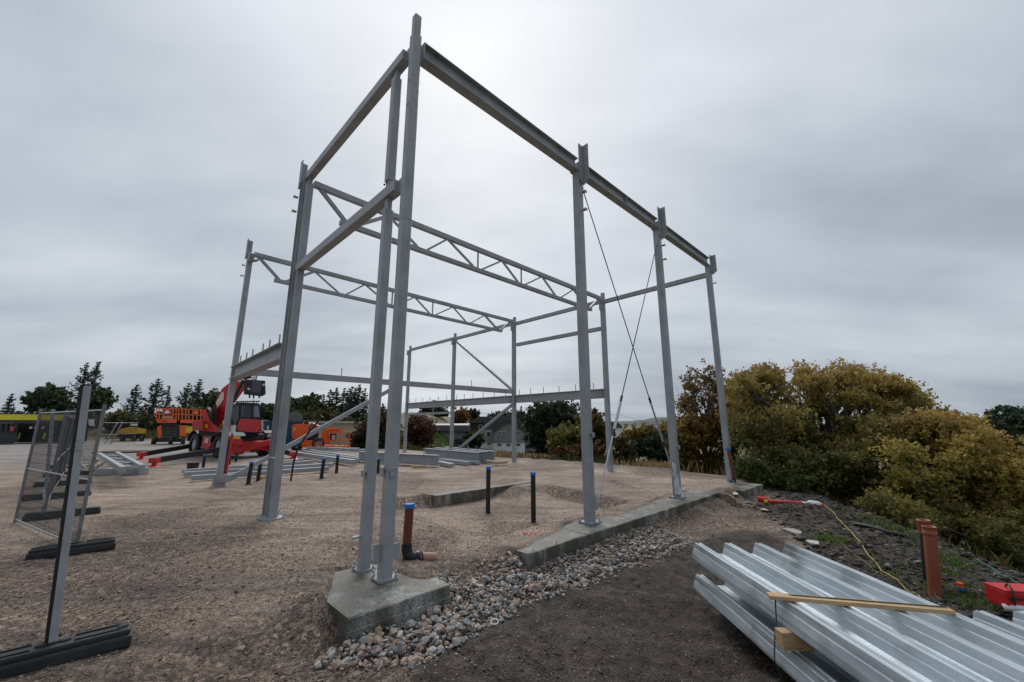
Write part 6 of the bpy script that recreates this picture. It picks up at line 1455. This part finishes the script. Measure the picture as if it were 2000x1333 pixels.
pine_px('low bushes behind the yellow container', [(20, 812), (60, 808), (110, 808), (150, 812), (200, 812), (200, 835), (20, 835)], 55, 7000, (110, 850), seed=38, r=1.2, nc=26)
pine_px('green thicket behind the scissor lift platform', [(305, 805), (340, 800), (385, 800), (430, 805), (440, 835), (310, 838)], 55, 9000, (370, 850), ((.028, .034, .013), (.05, .058, .02), (.08, .085, .03)), 39, 1.2, 30, .26)
pine_px('far wooded band between the cab and the trees', [(440, 822), (480, 812), (520, 812), (560, 815), (560, 835), (440, 838)], 80, 5000, (500, 850), seed=40, r=1.5, nc=24)
pine_px('dark pine at the right edge above the golden bushes', [(1905, 805), (1925, 792), (1960, 793), (2010, 795), (2080, 800), (2080, 920), (1960, 905), (1930, 870), (1908, 825)], 38, 10000, (1990, 880), ((.014, .026, .014), (.028, .046, .022), (.048, .07, .032)), 41, 1.0, 34, .20)
big('distant_bush', 'low treetops between the golden bush and the dark pine', 'bush', [(1790, 815), (1850, 806), (1905, 808), (1960, 815), (2090, 815), (2090, 885), (1880, 880), (1790, 850)], 46, 2, 48, 1.3, 15000, .25, [(.03, .035, .02), (.06, .055, .025), (.10, .075, .03)], (1860, 880), .15, 'broad crowned trees behind the yard', 42)
big('distant_bush', 'far treetops behind the brown house', 'bush', [(880, 822), (930, 818), (960, 812), (1030, 808), (1035, 826), (880, 832)], 130, 4, 26, 2.4, 6000, .5, [(.03, .04, .025), (.05, .06, .035)], (950, 850), .15, 'broad crowned trees behind the yard', 43)

# dry grass beyond the pad, lawn, hedge
n = 42000; a_ = 14.5 + 30 * rng.random(n) ** .8; b2 = rng.uniform(-34, 4, n)
X = A0.x + U1.x * a_ + NV.x * b2; Y = A0.y + U1.y * a_ + NV.y * b2
k = (ridge_d(X, Y) < -.5); X, Y = X[k], Y[k]
dm = fbm(X * .25, Y * .25, 61)
cl = np.where((dm > -.12)[:, None], pal(len(X), [(.42, .27, .14), (.34, .22, .11), (.48, .34, .18), (.25, .16, .08)]), pal(len(X), [(.09, .10, .03), (.14, .12, .04), (.05, .07, .02)]))
blades('dry_grass', X, Y, height(X, Y) - .03, .50, .5, .045, cl, 'straw coloured long grass beyond the rear columns', 'grass')
n = 9000; X = rng.uniform(8.0, 14, n); Y = rng.uniform(4, 22, n); rd = ridge_d(X, Y); k = (rd > .9) & (rd < 5); X, Y = X[k], Y[k]
blades('slope_grass', X, Y, height(X, Y) - .02, .32, .6, .03, pal(len(X), [(.06, .07, .02), (.12, .10, .03), (.16, .11, .04), (.035, .05, .015)]), 'rough grass down the slope under the bushes', 'grass')
n = 14000; X = rng.uniform(-46, -8, n); Y = rng.uniform(47, 56, n)
blades('bank_grass', X, Y, height(X, Y) - .03, .6, .5, .09, pal(len(X), [(.10, .10, .03), (.20, .15, .07), (.06, .08, .025), (.26, .20, .10)]), 'rough yellowish grass on the bank behind the yard', 'grass')
m = MB(); pts = [W(x, y, 62) for x, y in ((905, 876), (940, 878), (985, 884), (1010, 888))]
n = 9000; f = rng.random(n); X = np.interp(f, [0, 1], [-8.5, 1.2]); Y = 60 - 3 * f + rng.normal(0, .35, n); Z = height(X, Y) + rng.uniform(0, .95, n)
hd_ = thing('clipped_hedge', 'long dark clipped hedge in front of the grey gabled house', 'hedge', (-3.6, 58.5, gz(-3.6, 58.5)))
A = np.array(MW[hd_.as_pointer()].inverted()); P = np.stack([X, Y, Z], 1) @ A[:3, :3].T + A[:3, 3]
leaf_quads(P, .22, pal(n, [(.014, .024, .012), (.025, .038, .016)]), 'crown', M_LEAF, hd_)
m = MB().bar((-4.9, 1.5, .3), (4.7, -1.4, .3), .1, .6, ch=0); obj('stems', m, M_BARK, hd_)
n = 14000; X = rng.uniform(-17, -2, n); Y = rng.uniform(59, 76, n)
blades('lawn', X, Y, height(X, Y) - .02, .25, .4, .12, pal(len(X), [(.09, .16, .03), (.12, .20, .04), (.07, .12, .03)]), 'bright green lawn in front of the garage', 'grass')
